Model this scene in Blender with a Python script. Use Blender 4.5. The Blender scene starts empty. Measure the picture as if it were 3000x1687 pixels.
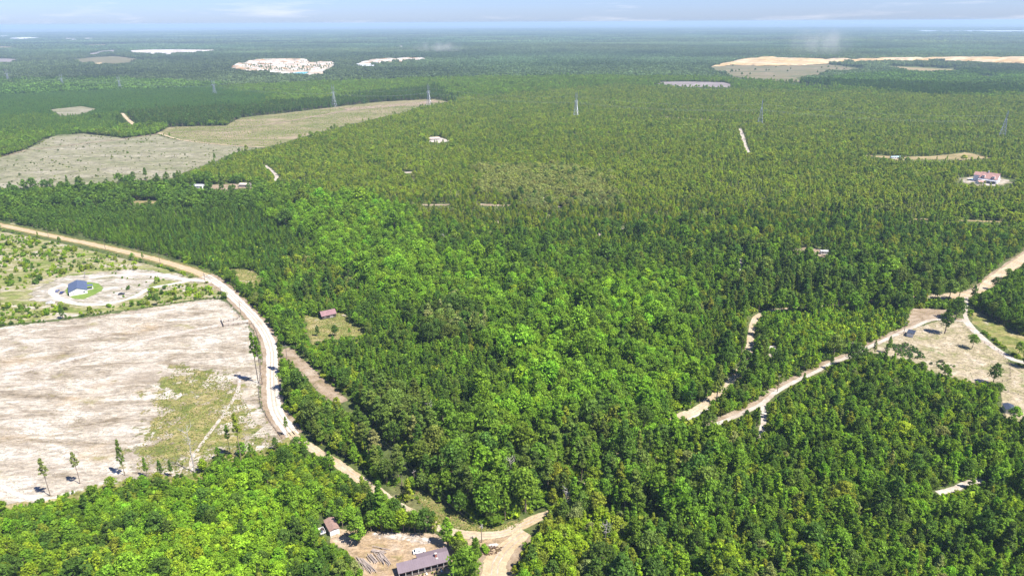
import bpy, bmesh, math, random
import numpy as np
from mathutils import Vector, Matrix
from mathutils.geometry import delaunay_2d_cdt

rng = np.random.default_rng(11)
random.seed(5)
sc = bpy.context.scene
col = sc.collection

# ------------------------------------------------------------------ camera
CH = 195.0                       # height of the drone above the ground
HFOV = math.radians(73.7)
F = 1500 / math.tan(HFOV / 2)    # focal length in photo pixels (3000 wide)
PITCH = math.radians(21.23)
ROLL = math.radians(-0.3)
cam_rot = Matrix.Rotation(math.pi / 2 - PITCH, 3, 'X') @ Matrix.Rotation(ROLL, 3, 'Z')
cam = bpy.data.cameras.new('camera')
cam_o = bpy.data.objects.new('camera', cam)
col.objects.link(cam_o)
cam.sensor_fit = 'HORIZONTAL'
cam.angle = HFOV
cam.clip_start = 1.0
cam.clip_end = 200000.0
cam_o.matrix_world = Matrix.Translation((0, 0, CH)) @ cam_rot.to_4x4()
sc.camera = cam_o
CR = np.array(cam_rot)

# ------------------------------------------------------------------ sky, sun, exposure
SUN_EL = math.radians(58)
SUN_DIR = np.array([0.87, -0.50])            # horizontal direction towards the sun
SUN_DIR = SUN_DIR / np.linalg.norm(SUN_DIR)
world = bpy.data.worlds.new('World')
sc.world = world
world.use_nodes = True
wn = world.node_tree.nodes
wl = world.node_tree.links
wn.clear()
wo = wn.new('ShaderNodeOutputWorld')
bg = wn.new('ShaderNodeBackground')
sky = wn.new('ShaderNodeTexSky')
sky.sky_type = 'NISHITA'
sky.sun_disc = False
sky.sun_elevation = SUN_EL
sky.sun_rotation = math.atan2(SUN_DIR[0], SUN_DIR[1])
sky.altitude = 200
sky.air_density = 1.0
sky.dust_density = 0.4
sky.ozone_density = 4.0
bg.inputs['Strength'].default_value = 0.108
# thin high cloud, a veil of noise on the sky direction
tc = wn.new('ShaderNodeTexCoord')
mp = wn.new('ShaderNodeMapping')
mp.inputs['Scale'].default_value = (2.2, 2.2, 26.0)
nz = wn.new('ShaderNodeTexNoise')
nz.inputs['Scale'].default_value = 2.6
nz.inputs['Detail'].default_value = 7
nz.inputs['Roughness'].default_value = 0.6
cr = wn.new('ShaderNodeValToRGB')
cr.color_ramp.elements[0].position = 0.54
cr.color_ramp.elements[0].color = (0, 0, 0, 1)
cr.color_ramp.elements[1].position = 0.80
cr.color_ramp.elements[1].color = (0.42, 0.42, 0.42, 1)
mx = wn.new('ShaderNodeMixRGB')
mx.inputs['Color2'].default_value = (4.3, 4.1, 4.3, 1)
wl.new(tc.outputs['Generated'], mp.inputs['Vector'])
wl.new(mp.outputs['Vector'], nz.inputs['Vector'])
wl.new(nz.outputs['Fac'], cr.inputs['Fac'])
wl.new(cr.outputs['Color'], mx.inputs['Fac'])
tn = wn.new('ShaderNodeMixRGB')
tn.blend_type = 'MULTIPLY'
tn.inputs['Fac'].default_value = 1.0
tn.inputs['Color2'].default_value = (0.305, 0.372, 0.600, 1)       # clear blue summer air
wl.new(sky.outputs['Color'], tn.inputs['Color1'])
wl.new(tn.outputs['Color'], mx.inputs['Color1'])
wl.new(mx.outputs['Color'], bg.inputs['Color'])
wl.new(bg.outputs['Background'], wo.inputs['Surface'])

sun = bpy.data.lights.new('sun', 'SUN')
sun.energy = 4.2
sun.angle = math.radians(0.53)
sun.color = (1.0, 0.95, 0.87)
sun_o = bpy.data.objects.new('sun', sun)
col.objects.link(sun_o)
sd = Vector((SUN_DIR[0] * math.cos(SUN_EL), SUN_DIR[1] * math.cos(SUN_EL), math.sin(SUN_EL)))
sun_o.rotation_euler = sd.to_track_quat('Z', 'Y').to_euler()
sun_o.location = (300, -200, 400)

vs = sc.view_settings
vs.view_transform = 'Standard'
vs.look = 'None'
vs.gamma = 1.0
vs.exposure = 1.6
vs.use_curve_mapping = False
sc.cycles.use_denoising = True
sc.cycles.max_bounces = 8
sc.cycles.diffuse_bounces = 5
sc.cycles.glossy_bounces = 2
sc.cycles.transmission_bounces = 5
sc.cycles.volume_bounces = 1
sc.cycles.transparent_max_bounces = 8

# ------------------------------------------------------------------ terrain and pixel -> ground
def sstep(a, b, x):
    t = np.clip((x - a) / (b - a), 0, 1)
    return t * t * (3 - 2 * t)

def terrain(x, y):
    x = np.asarray(x, float); y = np.asarray(y, float)
    r = np.hypot(x, y)
    a = sstep(1100, 2600, r) * (1 - sstep(7000, 13000, r))
    w = np.sin(x / 470 + 0.7) * np.cos(y / 560 + 1.1) + 0.7 * np.sin((x * 0.6 + y * 0.8) / 390 + 2.0)
    return 5.0 * a * w

def ray(u, v):
    d = CR @ np.array([(u - 1500) / F, -(v - 843.5) / F, -1.0])
    return d

def G(u, v, z=0.0):
    """ground point seen at photo pixel (u, v), optionally z metres above the ground"""
    d = ray(u, v)
    d2 = min(d[2], -1e-4)
    t = (CH - z) / -d2
    for _ in range(25):
        hh = float(terrain(d[0] * t, d[1] * t)) + z
        t = 0.5 * t + 0.5 * (CH - hh) / -d2
    return np.array([d[0] * t, d[1] * t])

def GL(pts):
    return np.array([G(*p) for p in pts])

def V(pts):                                   # pixels read off the 2576-wide view
    return [(p[0] * 1.1646, p[1] * 1.1646) for p in pts]

def project(x, y, z):
    x = np.asarray(x, float); y = np.asarray(y, float)
    p = (np.stack([x, y, np.broadcast_to(np.asarray(z, float), x.shape) - CH], -1)) @ CR      # world -> camera axes
    dep = -p[..., 2]
    return 1500 + F * p[..., 0] / dep, 843.5 - F * p[..., 1] / dep, dep

def height_at(base, topv, topu=None):
    """height of an upright thing standing at pixel base with its top at row topv"""
    b = G(*base)
    d = ray(base[0] if topu is None else topu, topv)
    return CH + d[2] * math.hypot(*b) / math.hypot(d[0], d[1]) - float(terrain(*b))

def lattice(ix, iy, seed):
    n = (ix * 374761393 + iy * 668265263 + seed * 974634777) & 0xFFFFFFFF
    n = ((n ^ (n >> 13)) * 1274126177) & 0xFFFFFFFF
    return ((n ^ (n >> 16)) & 0xFFFF) / 65535.0

def vnoise(x, y, s, seed=0):
    x = np.asarray(x) / s; y = np.asarray(y) / s
    ix = np.floor(x).astype(np.int64); iy = np.floor(y).astype(np.int64)
    fx = x - ix; fy = y - iy
    fx = fx * fx * (3 - 2 * fx); fy = fy * fy * (3 - 2 * fy)
    a = lattice(ix, iy, seed); b = lattice(ix + 1, iy, seed)
    c = lattice(ix, iy + 1, seed); d = lattice(ix + 1, iy + 1, seed)
    return (a * (1 - fx) + b * fx) * (1 - fy) + (c * (1 - fx) + d * fx) * fy

def fbm(x, y, s, seed=0):
    return 0.55 * vnoise(x, y, s, seed) + 0.3 * vnoise(x, y, s * 0.43, seed + 1) + 0.15 * vnoise(x, y, s * 0.19, seed + 2)

def inside(px, py, poly):
    r = np.zeros(px.shape, bool)
    lo = poly.min(0); hi = poly.max(0)
    m = (px >= lo[0]) & (px <= hi[0]) & (py >= lo[1]) & (py <= hi[1])
    if not m.any():
        return r
    x = px[m]; y = py[m]
    c = np.zeros(x.shape, bool)
    n = len(poly)
    for i in range(n):
        x1, y1 = poly[i]; x2, y2 = poly[i - 1]
        if y1 == y2:
            continue
        k = ((y1 > y) != (y2 > y)) & (x < (x2 - x1) * (y - y1) / (y2 - y1) + x1)
        c ^= k
    r[m] = c
    return r

def near_line(px, py, line, w):
    r = np.zeros(px.shape, bool)
    for i in range(len(line) - 1):
        a = line[i]; b = line[i + 1]
        m = ((px >= min(a[0], b[0]) - w) & (px <= max(a[0], b[0]) + w) & (py >= min(a[1], b[1]) - w) & (py <= max(a[1], b[1]) + w))
        if not m.any():
            continue
        ab = b - a
        L = ab @ ab + 1e-9
        t = np.clip(((px[m] - a[0]) * ab[0] + (py[m] - a[1]) * ab[1]) / L, 0, 1)
        d = np.hypot(px[m] - a[0] - t * ab[0], py[m] - a[1] - t * ab[1])
        r[m] |= d < w
    return r

# ------------------------------------------------------------------ materials
MATS = {}
def new_mat(name):
    m = bpy.data.materials.new(name)
    m.use_nodes = True
    m.node_tree.nodes.clear()
    return m, m.node_tree.nodes, m.node_tree.links

def plain(name, c, rough=0.7, metal=0.0, var=0.12, scale=1.5):
    """painted / bare surface with a little blotchy wear"""
    if name in MATS:
        return MATS[name]
    m, n, l = new_mat(name)
    o = n.new('ShaderNodeOutputMaterial'); b = n.new('ShaderNodeBsdfPrincipled')
    t = n.new('ShaderNodeTexNoise'); t.inputs['Scale'].default_value = scale; t.inputs['Detail'].default_value = 5
    g = n.new('ShaderNodeNewGeometry')
    l.new(g.outputs['Position'], t.inputs['Vector'])
    r = n.new('ShaderNodeValToRGB')
    r.color_ramp.elements[0].position = 0.3; r.color_ramp.elements[1].position = 0.7
    r.color_ramp.elements[0].color = tuple(x * (1 - var) for x in c) + (1,)
    r.color_ramp.elements[1].color = tuple(min(1, x * (1 + var)) for x in c) + (1,)
    l.new(t.outputs['Fac'], r.inputs['Fac']); l.new(r.outputs['Color'], b.inputs['Base Color'])
    b.inputs['Roughness'].default_value = rough; b.inputs['Metallic'].default_value = metal
    l.new(b.outputs['BSDF'], o.inputs['Surface'])
    MATS[name] = m
    return m

def soil(name, cols, size, stretch=(1, 1), angle=0.0, fine=1.2, spots=None, seed=0.0, contrast=(0.36, 0.66), bump=0.25, edge=True, k=0.74, mottle=None, edge_scale=3.0, edge_amp=2.0):
    """ground cover: a ramp of colours over streaky noise, plus fine grain and optional tufts"""
    if name in MATS:
        return MATS[name]
    if edge:
        k *= 0.80
    m, n, l = new_mat(name)
    o = n.new('ShaderNodeOutputMaterial'); b = n.new('ShaderNodeBsdfPrincipled')
    b.inputs['Roughness'].default_value = 0.95
    b.inputs['Specular IOR Level'].default_value = 0.1
    g = n.new('ShaderNodeNewGeometry')
    mp = n.new('ShaderNodeMapping')
    mp.inputs['Rotation'].default_value = (0, 0, angle)
    mp.inputs['Location'].default_value = (seed * 37.1, seed * 11.3, 0)
    mp.inputs['Scale'].default_value = (1 / (size * stretch[0]), 1 / (size * stretch[1]), 0)
    l.new(g.outputs['Position'], mp.inputs['Vector'])
    t = n.new('ShaderNodeTexNoise'); t.inputs['Scale'].default_value = 1.0
    t.inputs['Detail'].default_value = 9; t.inputs['Roughness'].default_value = 0.68; t.inputs['Distortion'].default_value = 0.6
    l.new(mp.outputs['Vector'], t.inputs['Vector'])
    r = n.new('ShaderNodeValToRGB')
    els = r.color_ramp.elements
    while len(els) < len(cols):
        els.new(0.5)
    for i, c in enumerate(cols):
        els[i].position = contrast[0] + (contrast[1] - contrast[0]) * i / max(1, len(cols) - 1)
        els[i].color = tuple(q * k for q in c) + (1,)
    l.new(t.outputs['Fac'], r.inputs['Fac'])
    t2 = n.new('ShaderNodeTexNoise'); t2.inputs['Scale'].default_value = 1 / fine; t2.inputs['Detail'].default_value = 6; t2.inputs['Roughness'].default_value = 0.75
    l.new(g.outputs['Position'], t2.inputs['Vector'])
    mr = n.new('ShaderNodeMapRange')
    mr.inputs['From Min'].default_value = 0.3; mr.inputs['From Max'].default_value = 0.7
    mr.inputs['To Min'].default_value = 0.72; mr.inputs['To Max'].default_value = 1.22
    l.new(t2.outputs['Fac'], mr.inputs['Value'])
    mul = n.new('ShaderNodeMixRGB'); mul.blend_type = 'MULTIPLY'; mul.inputs['Fac'].default_value = 1.0
    l.new(r.outputs['Color'], mul.inputs['Color1']); l.new(mr.outputs['Result'], mul.inputs['Color2'])
    out = mul.outputs['Color']
    if mottle:
        ma = n.new('ShaderNodeMapping'); ma.inputs['Rotation'].default_value = (0, 0, angle)
        ma.inputs['Scale'].default_value = (1 / (mottle * min(2.4, max(1.2, stretch[0]))), 1 / mottle, 0)
        l.new(g.outputs['Position'], ma.inputs['Vector'])
        tm_ = n.new('ShaderNodeTexNoise'); tm_.inputs['Scale'].default_value = 1.0; tm_.inputs['Detail'].default_value = 5; tm_.inputs['Roughness'].default_value = 0.75
        l.new(ma.outputs['Vector'], tm_.inputs['Vector'])
        mt = n.new('ShaderNodeMapRange'); mt.inputs['From Min'].default_value = 0.36; mt.inputs['From Max'].default_value = 0.62
        mt.inputs['To Min'].default_value = 0.58; mt.inputs['To Max'].default_value = 1.26
        l.new(tm_.outputs['Fac'], mt.inputs['Value'])
        mu2 = n.new('ShaderNodeMixRGB'); mu2.blend_type = 'MULTIPLY'; mu2.inputs['Fac'].default_value = 1.0
        l.new(out, mu2.inputs['Color1']); l.new(mt.outputs['Result'], mu2.inputs['Color2'])
        out = mu2.outputs['Color']
    for kk, (c, sz, lo, hi, st) in enumerate(spots or []):
        mq = n.new('ShaderNodeMapping')
        mq.inputs['Rotation'].default_value = (0, 0, angle)
        mq.inputs['Location'].default_value = (kk * 7.7 + seed * 3, 3.1 * kk, 0)
        mq.inputs['Scale'].default_value = (1 / (sz * st), 1 / sz, 0)
        l.new(g.outputs['Position'], mq.inputs['Vector'])
        ts = n.new('ShaderNodeTexNoise'); ts.inputs['Scale'].default_value = 1.0; ts.inputs['Detail'].default_value = 7; ts.inputs['Roughness'].default_value = 0.7
        l.new(mq.outputs['Vector'], ts.inputs['Vector'])
        ms = n.new('ShaderNodeMapRange'); ms.interpolation_type = 'SMOOTHSTEP'
        ms.inputs['From Min'].default_value = lo; ms.inputs['From Max'].default_value = hi
        l.new(ts.outputs['Fac'], ms.inputs['Value'])
        mm = n.new('ShaderNodeMixRGB'); mm.inputs['Color2'].default_value = tuple(q * k for q in c) + (1,)
        l.new(ms.outputs['Result'], mm.inputs['Fac']); l.new(out, mm.inputs['Color1'])
        out = mm.outputs['Color']
    l.new(out, b.inputs['Base Color'])
    if bump:
        bp = n.new('ShaderNodeBump'); bp.inputs['Strength'].default_value = bump; bp.inputs['Distance'].default_value = 0.4
        l.new(t2.outputs['Fac'], bp.inputs['Height']); l.new(bp.outputs['Normal'], b.inputs['Normal'])
    if not edge:
        l.new(b.outputs['BSDF'], o.inputs['Surface'])
    else:
        # ragged rim: the cover breaks up into the soil below it
        at = n.new('ShaderNodeAttribute'); at.attribute_type = 'GEOMETRY'; at.attribute_name = 'edge'
        te = n.new('ShaderNodeTexNoise'); te.inputs['Scale'].default_value = 1 / (fine * edge_scale); te.inputs['Detail'].default_value = 6; te.inputs['Roughness'].default_value = 0.7
        l.new(g.outputs['Position'], te.inputs['Vector'])
        ad = n.new('ShaderNodeMath'); ad.operation = 'MULTIPLY_ADD'; ad.inputs[1].default_value = edge_amp
        aj = n.new('ShaderNodeMath'); aj.operation = 'SUBTRACT'; aj.inputs[1].default_value = 0.5 * edge_amp - 0.5
        l.new(at.outputs['Fac'], aj.inputs[0])
        l.new(te.outputs['Fac'], ad.inputs[0]); l.new(aj.outputs['Value'], ad.inputs[2])
        st = n.new('ShaderNodeMapRange'); st.interpolation_type = 'SMOOTHSTEP'
        st.inputs['From Min'].default_value = 0.66; st.inputs['From Max'].default_value = 0.98
        l.new(ad.outputs['Value'], st.inputs['Value'])
        tp = n.new('ShaderNodeBsdfTransparent'); ms = n.new('ShaderNodeMixShader')
        l.new(st.outputs['Result'], ms.inputs['Fac']); l.new(tp.outputs['BSDF'], ms.inputs[1]); l.new(b.outputs['BSDF'], ms.inputs[2])
        l.new(ms.outputs['Shader'], o.inputs['Surface'])
    MATS[name] = m
    return m

def leaf_mat(name, transl=0.42):
    """foliage: colour comes from each tree's own tint, varied leaf by leaf"""
    m, n, l = new_mat(name)
    o = n.new('ShaderNodeOutputMaterial')
    a = n.new('ShaderNodeAttribute'); a.attribute_type = 'INSTANCER'; a.attribute_name = 'tint'
    v = n.new('ShaderNodeAttribute'); v.attribute_type = 'GEOMETRY'; v.attribute_name = 'lv'
    hsv = n.new('ShaderNodeMixRGB'); hsv.blend_type = 'MULTIPLY'; hsv.inputs['Fac'].default_value = 1
    l.new(a.outputs['Color'], hsv.inputs['Color1']); l.new(v.outputs['Color'], hsv.inputs['Color2'])
    d = n.new('ShaderNodeBsdfDiffuse'); tr = n.new('ShaderNodeBsdfTranslucent')
    g2 = n.new('ShaderNodeMixRGB'); g2.blend_type = 'MULTIPLY'; g2.inputs['Fac'].default_value = 1
    g2.inputs['Color2'].default_value = (1.25, 1.15, 0.6, 1)
    l.new(hsv.outputs['Color'], g2.inputs['Color1'])
    l.new(hsv.outputs['Color'], d.inputs['Color']); l.new(g2.outputs['Color'], tr.inputs['Color'])
    mx = n.new('ShaderNodeMixShader'); mx.inputs['Fac'].default_value = transl
    l.new(d.outputs['BSDF'], mx.inputs[1]); l.new(tr.outputs['BSDF'], mx.inputs[2])
    l.new(mx.outputs['Shader'], o.inputs['Surface'])
    MATS[name] = m
    return m

LEAF = leaf_mat('leaf')
BARK = plain('bark', (0.16, 0.12, 0.09), 0.95, var=0.3, scale=3)
DEADWOOD = plain('dead_wood', (0.30, 0.275, 0.25), 0.95, var=0.25, scale=3)

SAND = (0.60, 0.53, 0.45); TAN = (0.42, 0.33, 0.22); GREYB = (0.27, 0.22, 0.185); DRYG = (0.24, 0.22, 0.085)
GREENG = (0.13, 0.17, 0.04); ORANGE = (0.56, 0.35, 0.15); ROADW = (0.62, 0.55, 0.46)

forest_floor = soil('forest_floor', [(0.045, 0.060, 0.018), (0.070, 0.090, 0.026), (0.12, 0.11, 0.05)], 60, fine=4, edge=False, k=1.0, mottle=3.0,
                    spots=[((0.30, 0.25, 0.165), 22, 0.60, 0.70, 1)])
sand_field_m = soil('bleached_sand_field', [(0.30, 0.24, 0.165), (0.43, 0.36, 0.265), (0.55, 0.475, 0.37), (0.66, 0.585, 0.475), (0.78, 0.71, 0.60)], 13, (2.7, 1.0), -0.30, fine=1.2,
                    spots=[((0.66, 0.48, 0.27), 38, 0.54, 0.80, 1.4), ((0.32, 0.27, 0.13), 6, 0.60, 0.70, 2.0), ((0.36, 0.33, 0.12), 24, 0.58, 0.74, 1.3), ((0.40, 0.33, 0.25), 46, 0.52, 0.74, 1.8)], contrast=(0.36, 0.60), bump=0.5, mottle=2.0, k=0.62)
grass_m = soil('rough_grass', [(0.10, 0.13, 0.03), (0.17, 0.18, 0.05), (0.26, 0.22, 0.09), (0.36, 0.30, 0.17)], 11, (1.6, 1), 0.2, fine=1.0, k=1.0,
               spots=[((0.44, 0.38, 0.30), 8, 0.58, 0.68, 1.8)], contrast=(0.34, 0.68), bump=0.6, mottle=2.5, edge_scale=9.0, edge_amp=3.4)
scrub_m = soil('scrubby_sand', [(0.17, 0.22, 0.05), (0.26, 0.28, 0.085), (0.38, 0.34, 0.18), (0.52, 0.47, 0.38), (0.66, 0.61, 0.54)], 10, (2.6, 1.0), -0.15, fine=1.2, contrast=(0.36, 0.70), bump=0.5, mottle=2.5)
house_sand_m = soil('white_house_sand', [(0.26, 0.26, 0.13), (0.42, 0.37, 0.28), (0.58, 0.53, 0.45), (0.72, 0.67, 0.60)], 8, (2.8, 0.9), -0.1, fine=1.0, contrast=(0.34, 0.66), k=0.70, mottle=2.2, edge_scale=6)
lawn_m = soil('lawn_grass', [(0.10, 0.17, 0.03), (0.15, 0.22, 0.04), (0.22, 0.24, 0.07)], 6, fine=0.5, contrast=(0.3, 0.75), k=1.0)
clear_grey_m = soil('grey_clearcut', [(0.19, 0.205, 0.10), (0.27, 0.26, 0.15), (0.325, 0.30, 0.20), (0.43, 0.39, 0.30)], 45, (2.0, 0.9), 0.15, fine=5, mottle=7,
                    spots=[((0.10, 0.12, 0.05), 16, 0.60, 0.70, 1.5), ((0.52, 0.47, 0.40), 14, 0.66, 0.76, 2.5)], contrast=(0.34, 0.66))
clear_green_m = soil('replanted_clearcut', [(0.13, 0.15, 0.05), (0.19, 0.19, 0.075), (0.26, 0.22, 0.12), (0.34, 0.27, 0.18)], 60, (2.2, 0.8), -0.2, fine=6, k=0.9, mottle=6,
                     spots=[((0.38, 0.28, 0.20), 60, 0.58, 0.72, 2.2)], contrast=(0.33, 0.68))
tan_m = soil('tan_clearing', [(0.22, 0.20, 0.08), (0.36, 0.28, 0.14), (0.46, 0.36, 0.20)], 20, (2, 1), 0.1, fine=2)
meadow_m = soil('far_meadow', [(0.12, 0.14, 0.055), (0.22, 0.19, 0.10), (0.32, 0.25, 0.16)], 90, (2, 1), 0.1, fine=15,
                spots=[((0.50, 0.40, 0.28), 70, 0.64, 0.72, 3)])
kaolin_m = soil('quarry_kaolin', [(0.24, 0.14, 0.07), (0.60, 0.36, 0.17), (0.74, 0.62, 0.48), (0.88, 0.83, 0.76), (0.92, 0.89, 0.85)], 60, (1.6, 0.6), 0.1, fine=9, contrast=(0.36, 0.62), k=0.62, mottle=16,
                spots=[((0.13, 0.16, 0.07), 34, 0.57, 0.63, 1.5)])
ochre_m = soil('quarry_ochre', [(0.58, 0.36, 0.13), (0.74, 0.50, 0.22), (0.80, 0.62, 0.37), (0.86, 0.74, 0.54)], 110, (2.4, 0.6), 0.05, fine=14, contrast=(0.32, 0.66), k=0.62, mottle=30)
white_m = soil('quarry_white', [(0.62, 0.42, 0.30), (0.78, 0.68, 0.58), (0.84, 0.80, 0.76)], 160, (2.5, 0.8), 0, fine=20, contrast=(0.32, 0.55), k=0.62, mottle=45)
grey_cut_m = soil('pale_felled_strip', [(0.20, 0.17, 0.16), (0.30, 0.26, 0.25), (0.36, 0.32, 0.30)], 40, (2, 1), 0, fine=6)
paddock_m = soil('paddock_soil', [(0.24, 0.25, 0.09), (0.36, 0.31, 0.18), (0.47, 0.39, 0.26), (0.56, 0.48, 0.36)], 11, (1.2, 1.0), -0.5, fine=1.0,
                 spots=[((0.13, 0.20, 0.04), 13, 0.56, 0.68, 1.2)], contrast=(0.34, 0.64), mottle=2.4, edge_scale=6)
yard_m = soil('yard_soil', [(0.30, 0.26, 0.10), (0.42, 0.30, 0.18), (0.48, 0.36, 0.24), (0.54, 0.44, 0.33)], 9, (1.6, 0.9), 0.1, fine=0.7, contrast=(0.32, 0.66), mottle=1.6)
white_soil_m = soil('white_soil', [(0.40, 0.31, 0.22), (0.58, 0.50, 0.42), (0.74, 0.69, 0.64)], 4, (1.6, 1), 0.1, fine=0.6, contrast=(0.34, 0.62), mottle=1.3)
villa_m = soil('villa_grounds_soil', [(0.16, 0.19, 0.06), (0.34, 0.29, 0.18), (0.50, 0.44, 0.36), (0.62, 0.57, 0.52)], 12, (2, 1), 0.1, fine=1.5, contrast=(0.36, 0.6), mottle=4)
brown_strip_m = soil('brown_strip', [(0.18, 0.17, 0.06), (0.31, 0.23, 0.15), (0.40, 0.31, 0.22), (0.48, 0.40, 0.31)], 8, (1.3, 1), 0.6, fine=1.0, contrast=(0.32, 0.66))
verge_m = soil('grassy_verge', [(0.10, 0.13, 0.03), (0.20, 0.19, 0.06), (0.33, 0.26, 0.12)], 6, fine=0.8, contrast=(0.34, 0.66))
brush_m = soil('dead_brush', [(0.10, 0.07, 0.05), (0.18, 0.12, 0.085), (0.24, 0.18, 0.10)], 3, fine=0.5)
road_orange_m = soil('orange_dirt', [(0.46, 0.33, 0.17), (0.56, 0.42, 0.24), (0.64, 0.51, 0.32)], 12, (1.5, 1), 0.5, fine=1.5, contrast=(0.3, 0.7))
road_white_m = soil('white_dirt', [(0.52, 0.43, 0.33), (0.64, 0.57, 0.48), (0.70, 0.65, 0.59)], 9, (1.5, 1), 0.5, fine=1.3, contrast=(0.3, 0.6))
road_tan_m = soil('tan_dirt', [(0.44, 0.32, 0.18), (0.56, 0.44, 0.28), (0.64, 0.55, 0.41)], 9, (1.5, 1), 0.5, fine=1.3, contrast=(0.3, 0.66))
track_m = soil('sandy_track', [(0.38, 0.30, 0.22), (0.52, 0.45, 0.37), (0.62, 0.57, 0.50)], 6, (1.5, 1), 0.5, fine=1.0, contrast=(0.3, 0.62))

def water_mat(name, c, rough=0.08):
    m, n, l = new_mat(name)
    o = n.new('ShaderNodeOutputMaterial'); b = n.new('ShaderNodeBsdfPrincipled')
    b.inputs['Base Color'].default_value = c + (1,); b.inputs['Roughness'].default_value = rough
    g = n.new('ShaderNodeNewGeometry'); t = n.new('ShaderNodeTexNoise'); t.inputs['Scale'].default_value = 0.3
    l.new(g.outputs['Position'], t.inputs['Vector'])
    bp = n.new('ShaderNodeBump'); bp.inputs['Strength'].default_value = 0.1
    l.new(t.outputs['Fac'], bp.inputs['Height']); l.new(bp.outputs['Normal'], b.inputs['Normal'])
    l.new(b.outputs['BSDF'], o.inputs['Surface'])
    return m

# ------------------------------------------------------------------ object helpers
def tag(o, label=None, cat=None, group=None, kind=None):
    if label: o['label'] = label
    if cat: o['category'] = cat
    if group: o['group'] = group
    if kind: o['kind'] = kind
    return o

def mesh_obj(name, verts, faces, mat, parent=None, smooth=False):
    me = bpy.data.meshes.new(name)
    me.from_pydata([tuple(map(float, v)) for v in verts], [], [tuple(int(i) for i in f) for f in faces])
    for m in (mat if isinstance(mat, (list, tuple)) else [mat]):
        me.materials.append(m)
    if smooth:
        me.shade_smooth()
    o = bpy.data.objects.new(name, me)
    col.objects.link(o)
    if parent is not None:
        o.parent = parent
    return o

def empty(name, loc, rz=0.0):
    o = bpy.data.objects.new(name, None)
    col.objects.link(o)
    o.location = loc
    o.rotation_euler = (0, 0, rz)
    return o

class MB:
    """collects shapes for ONE mesh"""
    def __init__(self):
        self.v = []; self.f = []
    def add(self, v, f):
        k = len(self.v)
        self.v += [tuple(p) for p in v]
        self.f += [tuple(i + k for i in q) for q in f]
        return self
    def box(self, x0, x1, y0, y1, z0, z1):
        return self.add([(x0, y0, z0), (x1, y0, z0), (x1, y1, z0), (x0, y1, z0), (x0, y0, z1), (x1, y0, z1), (x1, y1, z1), (x0, y1, z1)],
                        [(0, 3, 2, 1), (4, 5, 6, 7), (0, 1, 5, 4), (1, 2, 6, 5), (2, 3, 7, 6), (3, 0, 4, 7)])
    def tube(self, pts, rad, n=6, cap=True):
        pts = [Vector(p) for p in pts]
        if not isinstance(rad, (list, tuple)):
            rad = [rad] * len(pts)
        v = []; f = []
        for i, p in enumerate(pts):
            d = (pts[min(i + 1, len(pts) - 1)] - pts[max(i - 1, 0)]).normalized()
            a = d.orthogonal().normalized() if abs(d.z) > 0.95 else d.cross(Vector((0, 0, 1))).normalized()
            b = d.cross(a)
            for k in range(n):
                t = 2 * math.pi * k / n
                v.append(p + (a * math.cos(t) + b * math.sin(t)) * rad[i])
        for i in range(len(pts) - 1):
            for k in range(n):
                f.append((i * n + k, i * n + (k + 1) % n, (i + 1) * n + (k + 1) % n, (i + 1) * n + k))
        if cap:
            f.append(tuple(range(n - 1, -1, -1))); f.append(tuple((len(pts) - 1) * n + k for k in range(n)))
        return self.add(v, f)
    def prism(self, prof, y0, y1):
        """profile in x,z extruded along y"""
        n = len(prof)
        v = [(x, y0, z) for x, z in prof] + [(x, y1, z) for x, z in prof]
        f = [tuple(range(n)), tuple(range(2 * n - 1, n - 1, -1))]
        f += [(i, i + n, (i + 1) % n + n, (i + 1) % n) for i in range(n)]
        return self.add(v, f)
    def build(self, name, mat, parent=None, smooth=False):
        return mesh_obj(name, self.v, self.f, mat, parent, smooth)

def rough_poly(P, amp, step, seed):
    """densify a ground polygon and ruffle its edge"""
    r = np.random.default_rng(seed)
    out = []
    n = len(P)
    for i in range(n):
        a = P[i]; b = P[(i + 1) % n]
        L = np.hypot(*(b - a))
        k = max(1, min(60, int(L / step)))
        nrm = np.array([-(b - a)[1], (b - a)[0]]) / (L + 1e-9)
        for j in range(k):
            t = j / k
            p = a + (b - a) * t
            w = amp * (fbm(np.array([p[0]]), np.array([p[1]]), step * 5, seed)[0] * 2 - 1) + amp * 0.5 * r.normal() * 0.5
            out.append(p + nrm * w)
    return np.array(out)

def edge_dist(x, y, Q):
    d = np.full(np.shape(x), 1e9)
    for i in range(len(Q)):
        a = Q[i - 1]; b = Q[i]; ab = b - a
        s = np.clip(((x - a[0]) * ab[0] + (y - a[1]) * ab[1]) / (ab @ ab + 1e-9), 0, 1)
        d = np.minimum(d, np.hypot(x - a[0] - s * ab[0], y - a[1] - s * ab[1]))
    return d

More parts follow.
